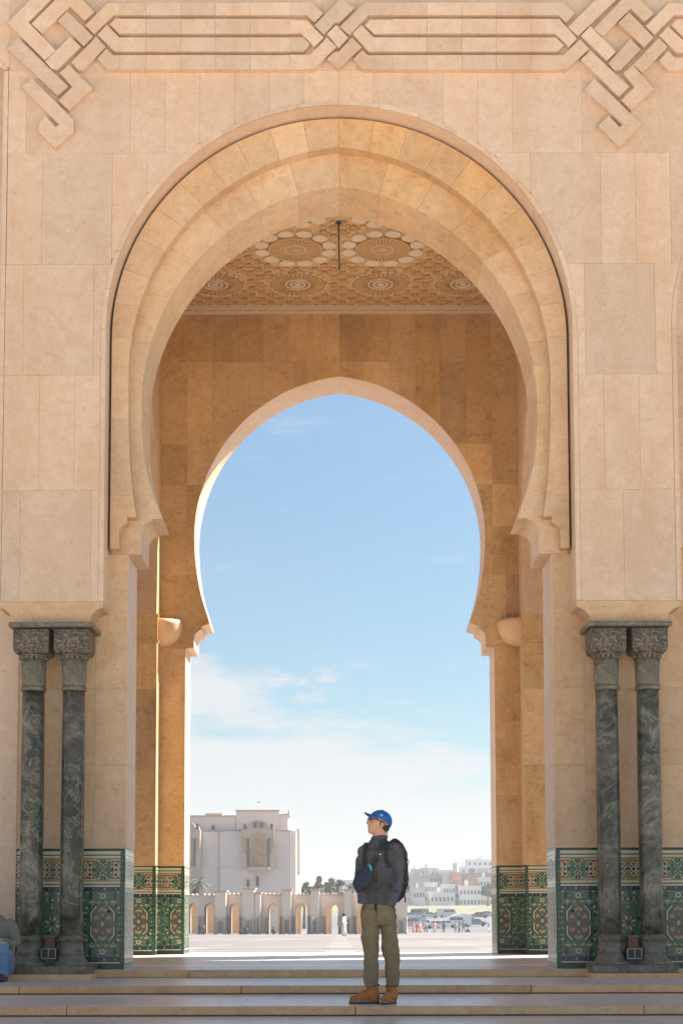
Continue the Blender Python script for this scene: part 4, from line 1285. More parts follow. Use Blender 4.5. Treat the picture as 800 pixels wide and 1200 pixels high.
house(515, 1021, 531, 1030, 730, (.5, .47, .47), 'flat-roofed house on the skyline right of the grey block', (4, 1))
house(532.5, 1013, 535.5, 1026, 740, (.42, .44, .48), 'thin tower on the skyline above the salmon block')
house(540, 1017, 546, 1026, 745, (.5, .5, .52), 'small tower house left of the hilltop flats', (1, 1))
house(388, 1037, 402, 1058, 640, (.55, .55, .57), 'pale far building seen left of the man above the arcade', (4, 1))
house(403, 1033, 418, 1058, 660, (.5, .5, .54), 'pale blue far building seen next to the hip bag', (3, 2))
house(365, 1040, 385, 1058, 650, (.5, .48, .48), 'low far building half hidden behind the trees', (5, 1))
house(577, 1018, 620, 1055, 620, (.5, .5, .52), 'far block partly hidden by the right pillar', (6, 3))

house(497, 1036, 512, 1062, 530, (.56, .55, .56), 'plain pale block standing before the wide blue block', (4, 2))
house(484, 1043, 498, 1062, 515, (.62, .60, .60), 'whitish row house nearest the backpack', (4, 1))
house(519, 1038, 533, 1062, 530, (.48, .50, .55), 'blue grey block in front of the narrow pale one', (4, 2))
house(562, 1030, 577, 1050, 560, (.58, .56, .56), 'pale block just left of the right pillar', (4, 3))
house(548, 1033, 556, 1048, 560, (.50, .28, .22), 'small brick red house above the white three-storey block', (2, 1), 2.0)
house(505, 1019, 514, 1032, 690, (.60, .58, .58), 'pale house on the skyline above the grey block', (3, 1))
house(559, 1019, 572, 1032, 700, (.45, .40, .40), 'brownish house below the hilltop flats', (4, 1))
house(473, 1024, 484, 1036, 680, (.52, .5, .53), 'grey house on the skyline behind the backpack', (3, 1))
# ---- trees
BARK = smat('bark', (.14, .10, .07), .9)
def leafmat(name, c):
    def fn(t, p):
        g = t.n('ShaderNodeNewGeometry').outputs['Position']
        n = t.n('ShaderNodeTexNoise', i={'Vector': g, 'Scale': .9, 'Detail': 4}).outputs[0]
        t.t.links.new(t.mix(n, tuple(x*.6 for x in c), tuple(x*1.5 for x in c)), p.inputs['Base Color'])
    return mat(name, c, .7, fn=fn)
LEAF = leafmat('foliage', (.075, .10, .045)); LEAF2 = leafmat('dry_foliage', (.15, .12, .07))
def tree(px, y0, y1, wpx, Y, label, m, seed):
    rr = random.Random(seed)
    c = pxz(px, y0, Y); zb = (tz(Y) if Y > 262 else gz(Y)); zt = c[1]; Hh = zt-zb; wd = wpx*Y/F
    r = empty('tree', (c[0], Y, zb), label, 'tree', 'trees beyond the arcade')
    b = MB(); b.tube([(c[0], Y, zb), (c[0]+.1, Y, zb+Hh*.4), (c[0]-.1, Y, zb+Hh*.75)], [.35, .24, .1], 7)
    clumps = []
    for i in range(9):
        a = rr.uniform(0, 2*pi); q = rr.uniform(.1, .42)
        e = (c[0]+cos(a)*q*wd, Y+sin(a)*q*wd, zb+Hh*rr.uniform(.5, .9)); clumps.append((e, rr.uniform(.14, .24)*wd))
        b.tube([(c[0], Y, zb+Hh*.38), ((c[0]+e[0])/2, (Y+e[1])/2, zb+Hh*.55), e], [.14, .09, .04], 5)
    part('trunk', b, BARK, r)
    b = MB()
    for (e, q) in clumps:
        for k in range(190):
            d = Vector((rr.gauss(0, 1), rr.gauss(0, 1), rr.gauss(0, .8))).normalized()*q*rr.uniform(.5, 1.1)
            p = Vector(e)+d; s_ = rr.uniform(.12, .3)
            u = Vector((rr.gauss(0, 1), rr.gauss(0, 1), rr.gauss(0, 1))).normalized()*s_
            v = u.cross(Vector((rr.gauss(0, 1), rr.gauss(0, 1), rr.gauss(0, 1)))).normalized()*s_*.6
            b.add([p-u, p-v, p+u, p+v], [(0, 1, 2, 3)])
    part('crown', b, m, r, 'stuff')
tree(356, 1029, 1048, 12, 285, 'dark rounded tree directly right of the large pale building', LEAF, 1)
tree(366, 1031, 1048, 13, 300, 'green tree second from the large pale building', LEAF, 2)
tree(374, 1024, 1048, 16, 310, 'tall olive brown tree above the arcade', LEAF2, 3)
tree(385, 1025, 1048, 17, 305, 'broad brownish tree above the third sunlit arch', LEAF2, 4)
tree(397, 1028, 1048, 15, 320, 'greyish tree just left of the man beyond the arcade', LEAF, 5)
tree(409, 1031, 1048, 14, 320, 'tree behind the hip bag beyond the arcade', LEAF, 6)
tree(505, 1033, 1050, 10, 600, 'tree between the blue block and the grey block', LEAF, 21)
tree(545, 1033, 1050, 9, 600, 'small tree above the salmon gable', LEAF, 22)
tree(488, 1017, 1032, 10, 720, 'tree on the skyline behind the blue block', LEAF2, 23)
tree(571, 1034, 1064, 17, 470, 'dark dense tree beside the right pillar below the town', LEAF, 7)
tree(577, 1040, 1064, 14, 455, 'second dark tree partly behind the right pillar', LEAF, 8)
tree(226, 1036, 1048, 10, 205, 'bushy tree at the far left beside the palm', LEAF, 9)
def palm(px, y0, Y, label):
    rr = random.Random(11)
    c = pxz(px, y0+6, Y); zb = gz(Y)
    r = empty('palm_tree', (c[0], Y, zb), label, 'palm')
    b = MB(); b.tube([(c[0], Y, zb), (c[0]+.1, Y, (zb+c[1])/2), (c[0], Y, c[1])], [.32, .22, .2], 8); part('trunk', b, BARK, r)
    for k in range(22):
        a = 2*pi*k/22+rr.uniform(-.1, .1); up = rr.uniform(-.1, 1.1)
        q = MB(); prev = Vector((c[0], Y, c[1])); d = Vector((cos(a)*cos(up), sin(a)*cos(up), sin(up)))
        pts = [prev]
        for i in range(5):
            d = (d+Vector((0, 0, -.28))).normalized(); prev = prev+d*.36; pts.append(prev)
        for i in range(5):
            p0, p1 = pts[i], pts[i+1]; side = (p1-p0).cross(Vector((0, 0, 1))).normalized()
            for s in (-1, 1):
                q.add([p0, p0+side*s*.28*(1-i*.12)+Vector((0, 0, -.12))+(p1-p0)*.5, p1], [(0, 1, 2)])
        part('frond', q, LEAF, r)
palm(232.5, 1029, 200, 'small palm tree above the arcade at the far left')

# ---- parked vehicles and a beach kiosk
TYRE = smat('tyre', (.02, .02, .02), .8)
def car(px, Y, c, label, flip=1, van=False):
    x, z = W(px, 1085, Y)[0], tz(Y)+.02
    r = empty('parked_car', (x, Y, z), label, 'van' if van else 'car', 'vehicles parked beyond the plaza')
    m = smat('car_paint', c, .35, .03, 2, 0)
    prof = [(-2.1, .3), (-2.15, .75), (-1.9, .92), (-1.25, .98), (-.7, 1.42), (.75, 1.45), (1.35, 1.0), (2.0, .9), (2.15, .6), (2.1, .3)]
    if van: prof = [(-2.4, .35), (-2.45, .9), (-2.0, 1.2), (-1.6, 2.1), (2.3, 2.15), (2.45, 1.8), (2.45, .35)]
    b = MB(); b.prism([(flip*a, q) for a, q in prof], -.85, .85); b.build('body', m, r)
    b = MB(); wp = [(-1.1, 1.0), (-.65, 1.36), (-.02, 1.38), (-.02, 1.0)] if not van else [(-1.75, 1.3), (-1.5, 1.85), (-.6, 1.85), (-.6, 1.3)]
    b.prism([(flip*a, q) for a, q in wp], -.87, -.851); b.build('window', DKW, r)
    b = MB(); wp = [(.04, 1.0), (.04, 1.38), (.7, 1.36), (1.15, 1.0)] if not van else [(-.5, 1.3), (-.5, 1.85), (.8, 1.85), (.8, 1.3)]
    b.prism([(flip*a, q) for a, q in wp], -.87, -.851); b.build('window', DKW, r)
    for wx in (-1.35, 1.35):
        b = MB(); b.tube([(0, -.9, 0), (0, -.7, 0)], .33, 14, ref=(0, 0, 1)); o = b.build('wheel', TYRE, r); o.location = (flip*wx, 0, .33)
car(484, 286, (.30, .38, .50), 'blue grey van parked behind the group in pink', 1, True)
car(497, 290, (.22, .27, .34), 'dark blue car parked beside the blue grey van')
car(511, 284, (.58, .60, .64), 'silver car parked behind the pink clothed walker', -1)
car(521.5, 288, (.70, .72, .74), 'white car parked behind the dark clothed walker', 1)
car(557, 300, (.16, .2, .27), 'dark car parked near the right pillar', -1)
car(537, 296, (.62, .64, .68), 'pale van parked right of the white car', 1, True)
ck = ((.6, .62, .66), (.2, .24, .3), (.5, .5, .5), (.12, .13, .16), (.66, .66, .66), (.3, .12, .1), (.42, .46, .52))
cn_ = ('white', 'slate blue', 'grey', 'black', 'bright white', 'dark red', 'light blue')
for i, (px, wh) in enumerate(((481, 'behind the leftmost pink robe'), (490, 'in the back row above the pink robes'), (503, 'in the back row right of the pink group'), (515, 'in the back row above the silver car'), (524, 'in the back row left of the kiosk'), (561, 'in the back row right of the kiosk'), (570, 'in the back row beside the right pillar'))):
    car(px, 352+(i*13 % 20), ck[i], cn_[i]+' car '+wh, 1 if i % 2 else -1, i % 3 == 1)
kr = empty('beach_kiosk', (W(541, 1075, 312)[0], 312, tz(312)), 'long low kiosk with a pale curved canopy beyond the plaza', 'kiosk')
x0, x1 = W(527, 1075, 312)[0], W(556, 1075, 312)[0]
part('wall', MB().box(x0+.5, x1-.4, 312, 315, tz(312)-1, 0.0), smat('kiosk_wall', (.22, .25, .28), .7), kr)
b = MB(); n = 10
b.prism([(x0+(x1-x0)*i/n, .0+.55*sin(pi*i/n)) for i in range(n+1)]+[(x0+(x1-x0)*i/n, -.2+.5*sin(pi*i/n)) for i in range(n, -1, -1)], 311, 316); part('canopy', b, smat('canopy_fabric', (.65, .68, .70), .8), kr)

# ================================================================= people
SKIN = smat('skin', (.54, .29, .185), .5, .10, 40, .05)
SKIN_D = smat('skin_deep', (.25, .13, .08), .55, .1, 40, .05)
HAIR = smat('hair', (.02, .015, .012), .7)
def far_person(px, py, Y, hpx, label, top, bottom, robe=False, head=None, seated=False, lean=0, face=1, group='people across the plaza', walk=.12):
    """py = feet row; height in photo pixels"""
    x, _, z = W(px, py, Y)
    if Y > 60: z = gz(Y)
    hh = hpx*Y/F
    S = hh/1.72 if not seated else hh/1.0
    root = None
    b = MB()
    if seated:
        b.tube([(0, .15, .12), (0, .1, .4), (0, .05, .68)], [(.16, .13), (.15, .11), (.09, .08)], 8)
        b.ball((0, .03, .87), (.085, .1, .12), 8, 6)
        for s in (-1, 1):
            b.tube([(s*.1, .12, .12), (s*.14, -.25, .42), (s*.13, -.3, .04), (s*.13, -.42, .03)], [.085, .06, .045, .03], 6)
            b.tube([(s*.17, .05, .62), (s*.24, -.05, .38), (s*.1, -.26, .4)], [.05, .04, .03], 6)
    else:
        b.tube([(0, 0, .86), (0, 0, 1.1), (0, 0, 1.38), (0, 0, 1.46)], [(.15, .1), (.13, .09), (.18, .1), (.06, .06)], 8)
        b.tube([(0, 0, 1.42), (0, 0, 1.52)], .05, 6); b.ball((0, -.01, 1.6), (.08, .095, .12), 8, 6)
        for s in (-1, 1):
            b.tube([(s*.08, 0, .9), (s*.09+walk*s*.5, walk*s*.3, .48), (s*.09+walk*s*1.2, 0, .06)], [.085, .06, .045], 6)
            b.tube([(s*.09+walk*s*1.2, .03, .035), (s*.09+walk*s*1.2, -.17, .03)], [.04, .03], 6)
            b.tube([(s*.19, 0, 1.38), (s*.25, .02, 1.1), (s*.22, -.05, .86)], [.048, .04, .03], 6)
    p = remesh(b, 'person', SKIN_D, None, .035, smooth=1)
    p.location = (x, Y, z); p.scale = (S, S, S); p.rotation_euler.z = face
    tag(p, label, 'person', group)
    mt = smat('shirt_cloth', top, .85, .1, 5, 0); mb_ = smat('trouser_cloth', bottom, .85, .1, 5, 0)
    if seated:
        b = MB(); b.tube([(0, .15, .1), (0, .1, .4), (0, .05, .66), (0, .04, .74)], [(.20, .17), (.19, .14), (.19, .11), (.06, .06)], 10)
        for s in (-1, 1): b.tube([(s*.17, .05, .64), (s*.25, -.05, .38), (s*.14, -.22, .39)], [.065, .055, .045], 6)
        b.build('jacket', mt, p)
        b = MB()
        for s in (-1, 1): b.tube([(s*.1, .14, .12), (s*.14, -.25, .43), (s*.13, -.29, .09)], [.11, .085, .065], 7)
        b.build('trousers', mb_, p)
    elif robe:
        b = MB(); b.tube([(0, 0, .1), (0, 0, .5), (0, 0, .95), (0, 0, 1.3), (0, 0, 1.42), (0, 0, 1.5)], [(.27, .2), (.23, .17), (.19, .14), (.21, .13), (.16, .1), (.07, .07)], 12)
        for s in (-1, 1): b.tube([(s*.19, 0, 1.39), (s*.28, .02, 1.12), (s*.22, -.1, .95)], [.07, .075, .08], 7)
        b.build('robe', mt, p)
    else:
        b = MB(); b.tube([(0, 0, .84), (0, 0, 1.1), (0, 0, 1.36), (0, 0, 1.44), (0, 0, 1.5)], [(.18, .13), (.17, .12), (.21, .13), (.15, .1), (.06, .06)], 10)
        for s in (-1, 1): b.tube([(s*.19, 0, 1.4), (s*.26, .02, 1.1), (s*.23, -.04, .92)], [.065, .055, .045], 7)
        b.build('jacket', mt, p)
        b = MB()
        for s in (-1, 1): b.tube([(s*.08, 0, .92), (s*.09+walk*s*.5, walk*s*.3, .48), (s*.09+walk*s*1.15, 0, .09)], [.11, .08, .065], 8)
        b.build('trousers', mb_, p)
    b = MB(); hz = .9 if seated else 1.62
    b.ball((0, .015, hz+.01), (.092, .1, .125) if not head else (.105, .115, .14), 10, 7)
    hd = b.build('headscarf' if head else 'hair', smat('scarf_cloth', head, .9) if head else HAIR, p)
    return p
wm = far_person(403, 1097, 112, 26.5, 'woman in a long white robe with dark hair walking across the plaza', (.80, .76, .70), (.8, .8, .8), robe=True, head=(.03, .025, .03), face=1.2, group=None)
b = MB(); b.box(-.16, .16, -.05, .05, 0, .3); b.tube([(-.1, 0, .3), (0, 0, .55), (.1, 0, .3)], .012, 5)
o = b.build('shoulder_bag', smat('bag_cloth', (.45, .3, .3), .8)); o.location = (wm.location.x-.33, 112, wm.location.z+.75); tag(o, 'pinkish bag carried by the woman in the white robe', 'bag')
far_person(234.5, 1093, 160, 13, 'person in dark clothes standing before the leftmost arch', (.07, .07, .09), (.06, .06, .07), face=0)
far_person(238, 1093, 161, 13, 'person in grey standing before the pier between the two left arches', (.16, .15, .17), (.07, .07, .08), face=.4)
far_person(288, 1094, 158, 10.5, 'person in dark clothes sitting on the plaza before the wide pier', (.06, .06, .08), (.08, .08, .1), seated=True, face=.3)
far_person(284, 1094, 159, 8.5, 'smaller person in grey sitting left of the dark seated person', (.2, .19, .2), (.1, .1, .12), seated=True, face=-.4)
far_person(320.5, 1094, 163, 9, 'person in brown sitting inside the middle arch', (.16, .1, .08), (.1, .09, .09), seated=True, face=0)
R_ = [(484.5, 13, (.70, .30, .22), (.5, .25, .2), True, (.55, .3, .25), 'person in orange pink robe, leftmost of the pink group'),
      (488.5, 12.5, (.66, .22, .16), (.5, .2, .15), True, (.6, .35, .3), 'person in a red orange robe, middle of the pink group'),
      (492.5, 13, (.72, .42, .36), (.5, .25, .2), True, (.7, .5, .45), 'person in a pale pink robe, rightmost of the pink group'),
      (498.7, 14, (.62, .56, .52), (.02, .02, .02), False, None, 'person with a pale top and black trousers beside the pink group'),
      (509, 13.5, (.68, .36, .30), (.5, .35, .3), False, None, 'lone walker in salmon pink clothes'),
      (519.5, 13.5, (.07, .08, .10), (.08, .09, .11), False, None, 'lone walker in dark clothes before the white car'),
      (534, 13, (.55, .36, .32), (.3, .2, .2), False, None, 'person in a rose top, left of three standing together'),
      (538, 13, (.08, .09, .12), (.06, .06, .08), False, None, 'person in black, middle of three standing together'),
      (543, 14.5, (.24, .27, .34), (.2, .22, .28), False, None, 'taller person in grey blue, right of three standing together'),
      (572.3, 11.5, (.10, .10, .13), (.7, .68, .66), False, None, 'person with dark top and white trousers near the right pillar')]
for i, (px, hp, tp, bt, rb_, hd, lb) in enumerate(R_):
    far_person(px, 1093.5, 228+(i*37 % 11), hp, lb, tp, bt, robe=rb_, head=hd, face=(i*1.3) % 3-1.5)
far_person(548, 1093, 236, 7.5, 'person sitting on the ground right of three standing people', (.08, .08, .1), (.1, .1, .12), seated=True)
# a bird
b = MB(); b.tube([(-.28, 0, 0), (0, 0, .02), (.2, 0, .03)], [.02, .07, .04], 6)
for s in (-1, 1): b.add([(0, s*.03, .03), (-.15, s*.35, .16), (-.3, s*.75, .06), (-.08, s*.35, .14), (.12, s*.03, .03)], [(0, 1, 2, 3, 4)])
o = b.build('bird', smat('feather', (.1, .1, .1), .8)); o.scale = (.55, .55, .55); o.location = W(303.3, 940.5, 120); o.rotation_euler.z = .5; tag(o, 'small dark bird flying above the pale building', 'bird')

# ---------------------------------------------------------------- the standing man
MX = W(443, 1071, 14.3)[0]; MO = Vector((MX, 14.3, -.18))
def m_(px, py, y=0.0): return ((px-443)/126, y, (1175.5-py)/126)
HC = Vector(m_(444, 964.3)); HR = Matrix.Rotation(R(20), 3, 'Z') @ Matrix.Rotation(R(13), 3, 'Y')
def hd(x, y, z): return tuple(HC+HR @ Vector((x, y, z)))
b = MB()
b.ball(hd(.012, 0, .02), (.098, .076, .095), 20, 14, rot=HR)
b.ball(hd(-.028, 0, -.035), (.066, .058, .088), 18, 12, rot=HR)
b.ball(hd(-.062, 0, -.098), (.026, .03, .022), 12, 8, rot=HR)
b.ball(hd(-.01, 0, -.07), (.055, .06, .048), 14, 10, rot=HR); b.ball(hd(-.036, 0, -.09), (.045, .046, .03), 14, 10, rot=HR)
b.tube([hd(-.084, 0, .022), hd(-.100, 0, -.004), hd(-.112, 0, -.028), hd(-.096, 0, -.034)], [.009, .012, .014, .012], 10)
for s in (-1, 1):
    b.ball(hd(-.099, s*.012, -.029), (.011, .008, .008), 8, 6)
    b.ball(hd(-.080, s*.03, .026), (.018, .022, .010), 10, 6, rot=HR)     # brow
    b.ball(hd(-.062, s*.038, -.015), (.022, .018, .018), 10, 6, rot=HR)   # cheekbone
    b.ball(hd(.012, s*.077, -.018), (.018, .008, .031), 10, 8, rot=HR)    # ear
    b.ball(hd(.004, s*.080, -.034), (.010, .007, .012), 8, 6, rot=HR)
b.ball(hd(-.089, 0, -.055), (.011, .024, .007), 10, 6, rot=HR); b.ball(hd(-.086, 0, -.066), (.011, .021, .008), 10, 6, rot=HR)
b.tube([hd(.022, 0, -.05), m_(444.5, 980), m_(445, 990)], [(.062, .062), (.062, .06), (.07, .06)], 14)
b.tube([m_(445, 988), m_(444, 1005), m_(442, 1030), m_(442, 1055), m_(443, 1075)], [(.10, .08), (.135, .09), (.12, .085), (.13, .085), (.12, .09)], 16)
# arms and hands inside the clothes (hands in the pockets)
AR_ = [m_(461.5, 996, .03), m_(466, 1033, .06), m_(458, 1052, .01), m_(454.5, 1058, .03)]
AL_ = [m_(427, 995, .0), m_(424, 1030, .04), m_(425, 1049, -.0), m_(430, 1057, -.02)]
for A in (AR_, AL_):
    b.tube(A, [.036, .028, .022, .026], 10)
    e = Vector(A[-1]); sgn = -1 if A is AR_ else 1
    b.ball(e+Vector((0, 0, -.04)), (.034, .018, .05), 10, 8)
    for k in range(4):
        q = e+Vector((-.024+.016*k, 0, -.075)); b.tube([q, q+Vector((0, -.008, -.03)), q+Vector((0, .0, -.055+.006*abs(k-1)))], [.009, .0085, .007], 6)
    b.tube([e+Vector((sgn*.03, 0, -.02)), e+Vector((sgn*.048, -.012, -.05)), e+Vector((sgn*.042, -.014, -.075))], [.011, .010, .008], 6)
LEGL = [m_(433, 1076), m_(434, 1100), m_(434.5, 1119), m_(435, 1140), m_(435, 1160), m_(434.5, 1170)]
LEGR = [m_(455, 1076, .02), m_(456.5, 1100, .02), m_(457.5, 1117, .01), m_(460, 1132, .02), m_(459.5, 1154, .03), m_(459.5, 1168, .03)]
for A in (LEGL, LEGR): b.tube(A, [.075, .065, .05, .046, .035, .035], 10)
man = remesh(b, 'person', SKIN, None, .0062, smooth=3)
man.location = MO
tag(man, 'man standing on the steps in a blue cap and dark jacket, looking up left', 'person')

JKT = smat('jacket_cloth', (.066, .067, .076), .75, .25, 30, .2)
JKV = smat('jacket_front_cloth', (.050, .056, .050), .7, .25, 30, .2)
TRS = smat('khaki_cloth', (.20, .158, .092), .85, .28, 14, .5)
BOOT = smat('tan_suede', (.43, .15, .032), .75, .35, 25, .4)
SOLE = smat('boot_sole', (.05, .035, .025), .8); SOLW = smat('boot_midsole', (.26, .20, .14), .8)
# jacket
b = MB()
b.tube([m_(439.5, 1060), m_(440, 1050), m_(441, 1036), m_(442.5, 1018), m_(443.5, 1003), m_(444.5, 994), m_(444.8, 989), m_(445, 985)],
       [(.166, .126), (.167, .130), (.158, .124), (.150, .12), (.158, .12), (.150, .11), (.115, .095), (.082, .078)], 24)
b.tube([m_(445, 990), m_(444.5, 984), m_(443.8, 979.6)], [(.085, .082), (.073, .073), (.069, .069)], 18)
jb = MB(); jb.v, jb.f, jb.m, jb.smooth = list(b.v), list(b.f), list(b.m), list(b.smooth)
for P_, r_ in ((((458, 992, .02), (463.5, 996, .03), (466.8, 1012, .045), (467.3, 1030, .06), (464, 1044, .03), (459, 1057, -.03), (457.2, 1063, -.05)), (.055, .066, .062, .055, .050, .046, .036)),
               (((432, 993.5, .0), (427.5, 996.5, .0), (423.5, 1012, .02), (423.3, 1030, .04), (424, 1044, -.01), (425, 1056, -.06)), (.055, .06, .058, .052, .046, .042))):
    jb.tube([m_(*p) for p in P_], list(r_), 14)
jacket = remesh(jb, 'jacket', JKT, man, .007, hem=.95, fold=.017, fscale=(12, 12, 19), smooth=5)
JKS = smat('sleeve_cloth', (.082, .084, .104), .75, .22, 30, .2)
jacket.data.materials.append(JKS); jacket.data.materials.append(JKV)
segs = [[Vector(m_(*q)) for q in ((460.5, 990, .02), (466.8, 1012, .045), (467.3, 1030, .06), (459, 1057, -.03), (457.2, 1064, -.05))],
        [Vector(m_(*q)) for q in ((428, 990, .0), (423.5, 1012, .02), (423.3, 1030, .04), (425, 1056, -.06))]]
def dseg(p, a, b_):
    d = b_-a; t = max(0, min(1, (p-a).dot(d)/d.length_squared)); return (p-a-d*t).length
for pl in jacket.data.polygons:
    c = pl.center
    dm = min(dseg(c, a, b_) for sg in segs for a, b_ in zip(sg, sg[1:]))
    pl.material_index = 1 if dm < .064 else (2 if c.z < 1.17 else 0)
# the front of the chest
def bvh(o):
    me = o.data
    return BVHTree.FromPolygons([v.co.copy() for v in me.vertices], [tuple(p.vertices) for p in me.polygons])
JB = bvh(jacket)
def onj(px, py, off=.006, tree=None):
    x, _, z = m_(px, py)
    h = (tree or JB).ray_cast(Vector((x, -1.5, z)), Vector((0, 1, 0)))
    return Vector((x, (h[0].y if h[0] is not None else -.1)-off, z))
def ribbon(pts, wpx, name, m, parent, off=.007, th=.006, steps=6, dirv=None):
    b = MB(); P = []
    for (a, c) in zip(pts, pts[1:]):
        for k in range(steps): P.append((a[0]+(c[0]-a[0])*k/steps, a[1]+(c[1]-a[1])*k/steps))
    P.append(pts[-1])
    rows_ = []
    for i, p in enumerate(P):
        q0 = P[max(i-1, 0)]; q1 = P[min(i+1, len(P)-1)]
        d = Vector((q1[0]-q0[0], q1[1]-q0[1])).normalized(); nx, ny = -d.y, d.x
        c = onj(*p, off)
        l = onj(p[0]+nx*wpx/2, p[1]+ny*wpx/2, off); r2 = onj(p[0]-nx*wpx/2, p[1]-ny*wpx/2, off)
        for q in (l, r2): q.y = min(max(q.y, c.y-.02), c.y+.02)
        rows_.append((l, r2))
    vs = []
    for l, r2 in rows_: vs += [l, r2, r2+Vector((0, th+.012, 0)), l+Vector((0, th+.012, 0))]
    fs = []
    for i in range(len(rows_)-1):
        for k in range(4): fs.append((i*4+k, i*4+(k+1) % 4, i*4+4+(k+1) % 4, i*4+4+k))
    fs += [(3, 2, 1, 0), tuple(len(vs)-4+k for k in range(4))]
    b.add(vs, fs, 0, False)
    return b.build(name, m, parent, recalc=True)
ribbon([(445.5, 985), (442, 1003), (440.5, 1030), (440, 1057)], 1.2, 'zip', BLACK, man, off=.003)
WHT = smat('white_print', (.8, .8, .8), .7)
ribbon([(442.8, 1001.8), (446.2, 1001.8)], 1.3, 'chest_emblem', WHT, man, off=.004)
# trousers
b = MB()
b.tube([m_(441, 1053), m_(441.5, 1059), m_(443, 1068), m_(443.5, 1078), m_(443.5, 1084)], [(.125, .09), (.148, .11), (.170, .123), (.165, .12), (.12, .10)], 20)
b.tube([m_(432.5, 1072), m_(433.2, 1085), m_(433.8, 1100), m_(434.2, 1112), m_(434.3, 1120), m_(434.8, 1128), m_(435, 1140), m_(434.5, 1150), m_(434.8, 1156)],
       [.088, .086, .082, .076, .074, .066, .068, .064, .056], 16)
b.tube([m_(454.5, 1072, .01), m_(455.5, 1085, .02), m_(456.3, 1100, .02), m_(457, 1110, .01), m_(457.8, 1118, .01), m_(459.3, 1128, .015), m_(460, 1140, .02), m_(459.5, 1150, .03), m_(459.3, 1156, .03)],
       [.088, .082, .078, .080, .082, .068, .066, .064, .056], 16)
trousers = remesh(b, 'trousers', TRS, man, .007, hem=.16, fold=.02, fscale=(8, 8, 10), smooth=5)
TB = bvh(trousers)
b = MB()
for dx_ in (0, 1.3):
    a = onj(439.5+dx_, 1058, .006, TB); c = onj(439+dx_*1.2, 1063, .008, TB); d = onj(438.7+dx_, 1068-dx_, .008, TB); b.tube([a, c, d], .0045, 6)
b.build('drawstring', BLACK, man)
SEAM = smat('seam_shadow_cloth', (.07, .055, .032), .9)
for pts in (((424.5, 1061), (422.2, 1070)), ((460.5, 1063), (463.2, 1074)), ((440.5, 1060), (441, 1071), (440, 1080))):
    q = MB(); P_ = []
    for a_, c_2 in zip(pts, pts[1:]):
        for k in range(5): P_.append(onj(a_[0]+(c_2[0]-a_[0])*k/4, a_[1]+(c_2[1]-a_[1])*k/4, .001, TB))
    q.tube(P_, .0035, 5); q.build('seam', SEAM, man)
# boots
def boot(heel, ang, parent):
    Mx = Matrix.Translation(heel) @ Matrix.Rotation(ang, 4, 'Z')
    T = lambda x, y, z: tuple(Mx @ Vector((x, y, z)))
    b = MB(); rot = Matrix.Rotation(ang, 3, 'Z')
    b.ball(T(-.232, 0, .048), (.055, .047, .036), 14, 10, rot=rot); b.ball(T(-.18, 0, .055), (.07, .048, .045), 14, 10, rot=rot)
    b.ball(T(-.125, 0, .075), (.065, .042, .055), 14, 10, rot=rot); b.ball(T(-.05, 0, .055), (.052, .044, .055), 14, 10, rot=rot)
    b.tube([T(-.055, 0, .05), T(-.062, 0, .11), T(-.066, 0, .172)], [(.052, .044), (.05, .044), (.056, .052)], 14)
    bt = remesh(b, 'boot', BOOT, parent, .007, fold=.005, fscale=(30, 30, 30), smooth=3)
    for z0, z1, m, gx in ((0.0, .018, SOLE, .0), (.0185, .034, SOLW, -.002)):
        out = []
        for i in range(24):
            t = 2*pi*i/24; x = -.145+(.146+gx)*cos(t); hw_ = .048+.006*cos(2*t)-(.006 if x > -.14 else 0)
            out.append(T(x, (hw_+gx)*(1 if sin(t) > 0 else -1)*abs(sin(t))**.6, 0)[:2])
        q = MB(); q.zprism(out, z0+heel[2], z1+heel[2]); q.build('sole', m, bt)
    BB = bvh(bt)
    q = MB()
    for k in range(5):
        x = -.105-.02*k if k < 3 else -.100+.0*k; z = .2
        c = Mx @ Vector((-.170+.022*k, 0, .3)); 
        for s in (-1, 1):
            p0 = Mx @ Vector((-.168+.022*k, s*.026, .3)); p1 = Mx @ Vector((-.158+.022*k, -s*.022, .3)); pts = []
            for t in (0, .5, 1):
                o_ = p0.lerp(p1, t); h = BB.ray_cast(o_, Vector((0, 0, -1)))
                if h[0] is not None: pts.append(h[0]+Vector((0, 0, .003)))
            if len(pts) == 3: q.tube(pts, .0035, 5)
    if q.v: q.build('lace', smat('lace_cloth', (.2, .08, .03), .8), bt, 'stuff')
    q = MB(); q.tube([T(-.062, 0, .160), T(-.064, 0, .176)], [(.062, .057), (.061, .057)], 18); q.build('boot_collar', smat('boot_collar_cloth', (.16, .08, .04), .9), bt)
    return bt
boot((.012, .01, 0), R(9), man)
boot((.150, .075, .0), R(66), man)
# cap
CAPM = smat('blue_cap_cloth', (.006, .115, .40), .75, .12, 40, .15); CAPD = smat('cap_underside', (.01, .06, .26), .8)
b = MB(); n, mm_ = 32, 12; vs = []; fs = []
for j in range(mm_+1):
    for k in range(n):
        a = 2*pi*k/n
        edge_ = R(90)+R(22)*cos(a)
        t = edge_*j/mm_
        rr_ = 1.0+.012*(1-abs(cos(a*3)))*sin(t)
        vs.append(hd(.014+.112*rr_*sin(t)*cos(a), .089*rr_*sin(t)*sin(a), .02+.104*cos(t)))
for j in range(mm_):
    for k in range(n):
        k2 = (k+1) % n; fs.append((j*n+k, (j+1)*n+k, (j+1)*n+k2, j*n+k2))
b.add(vs, fs, 0, True)
capo = b.build('cap', CAPM, man, recalc=True)
so_ = capo.modifiers.new('solid', 'SOLIDIFY'); so_.thickness = .004
b = MB(); top_ = []; bot_ = []
n = 16; K = 5
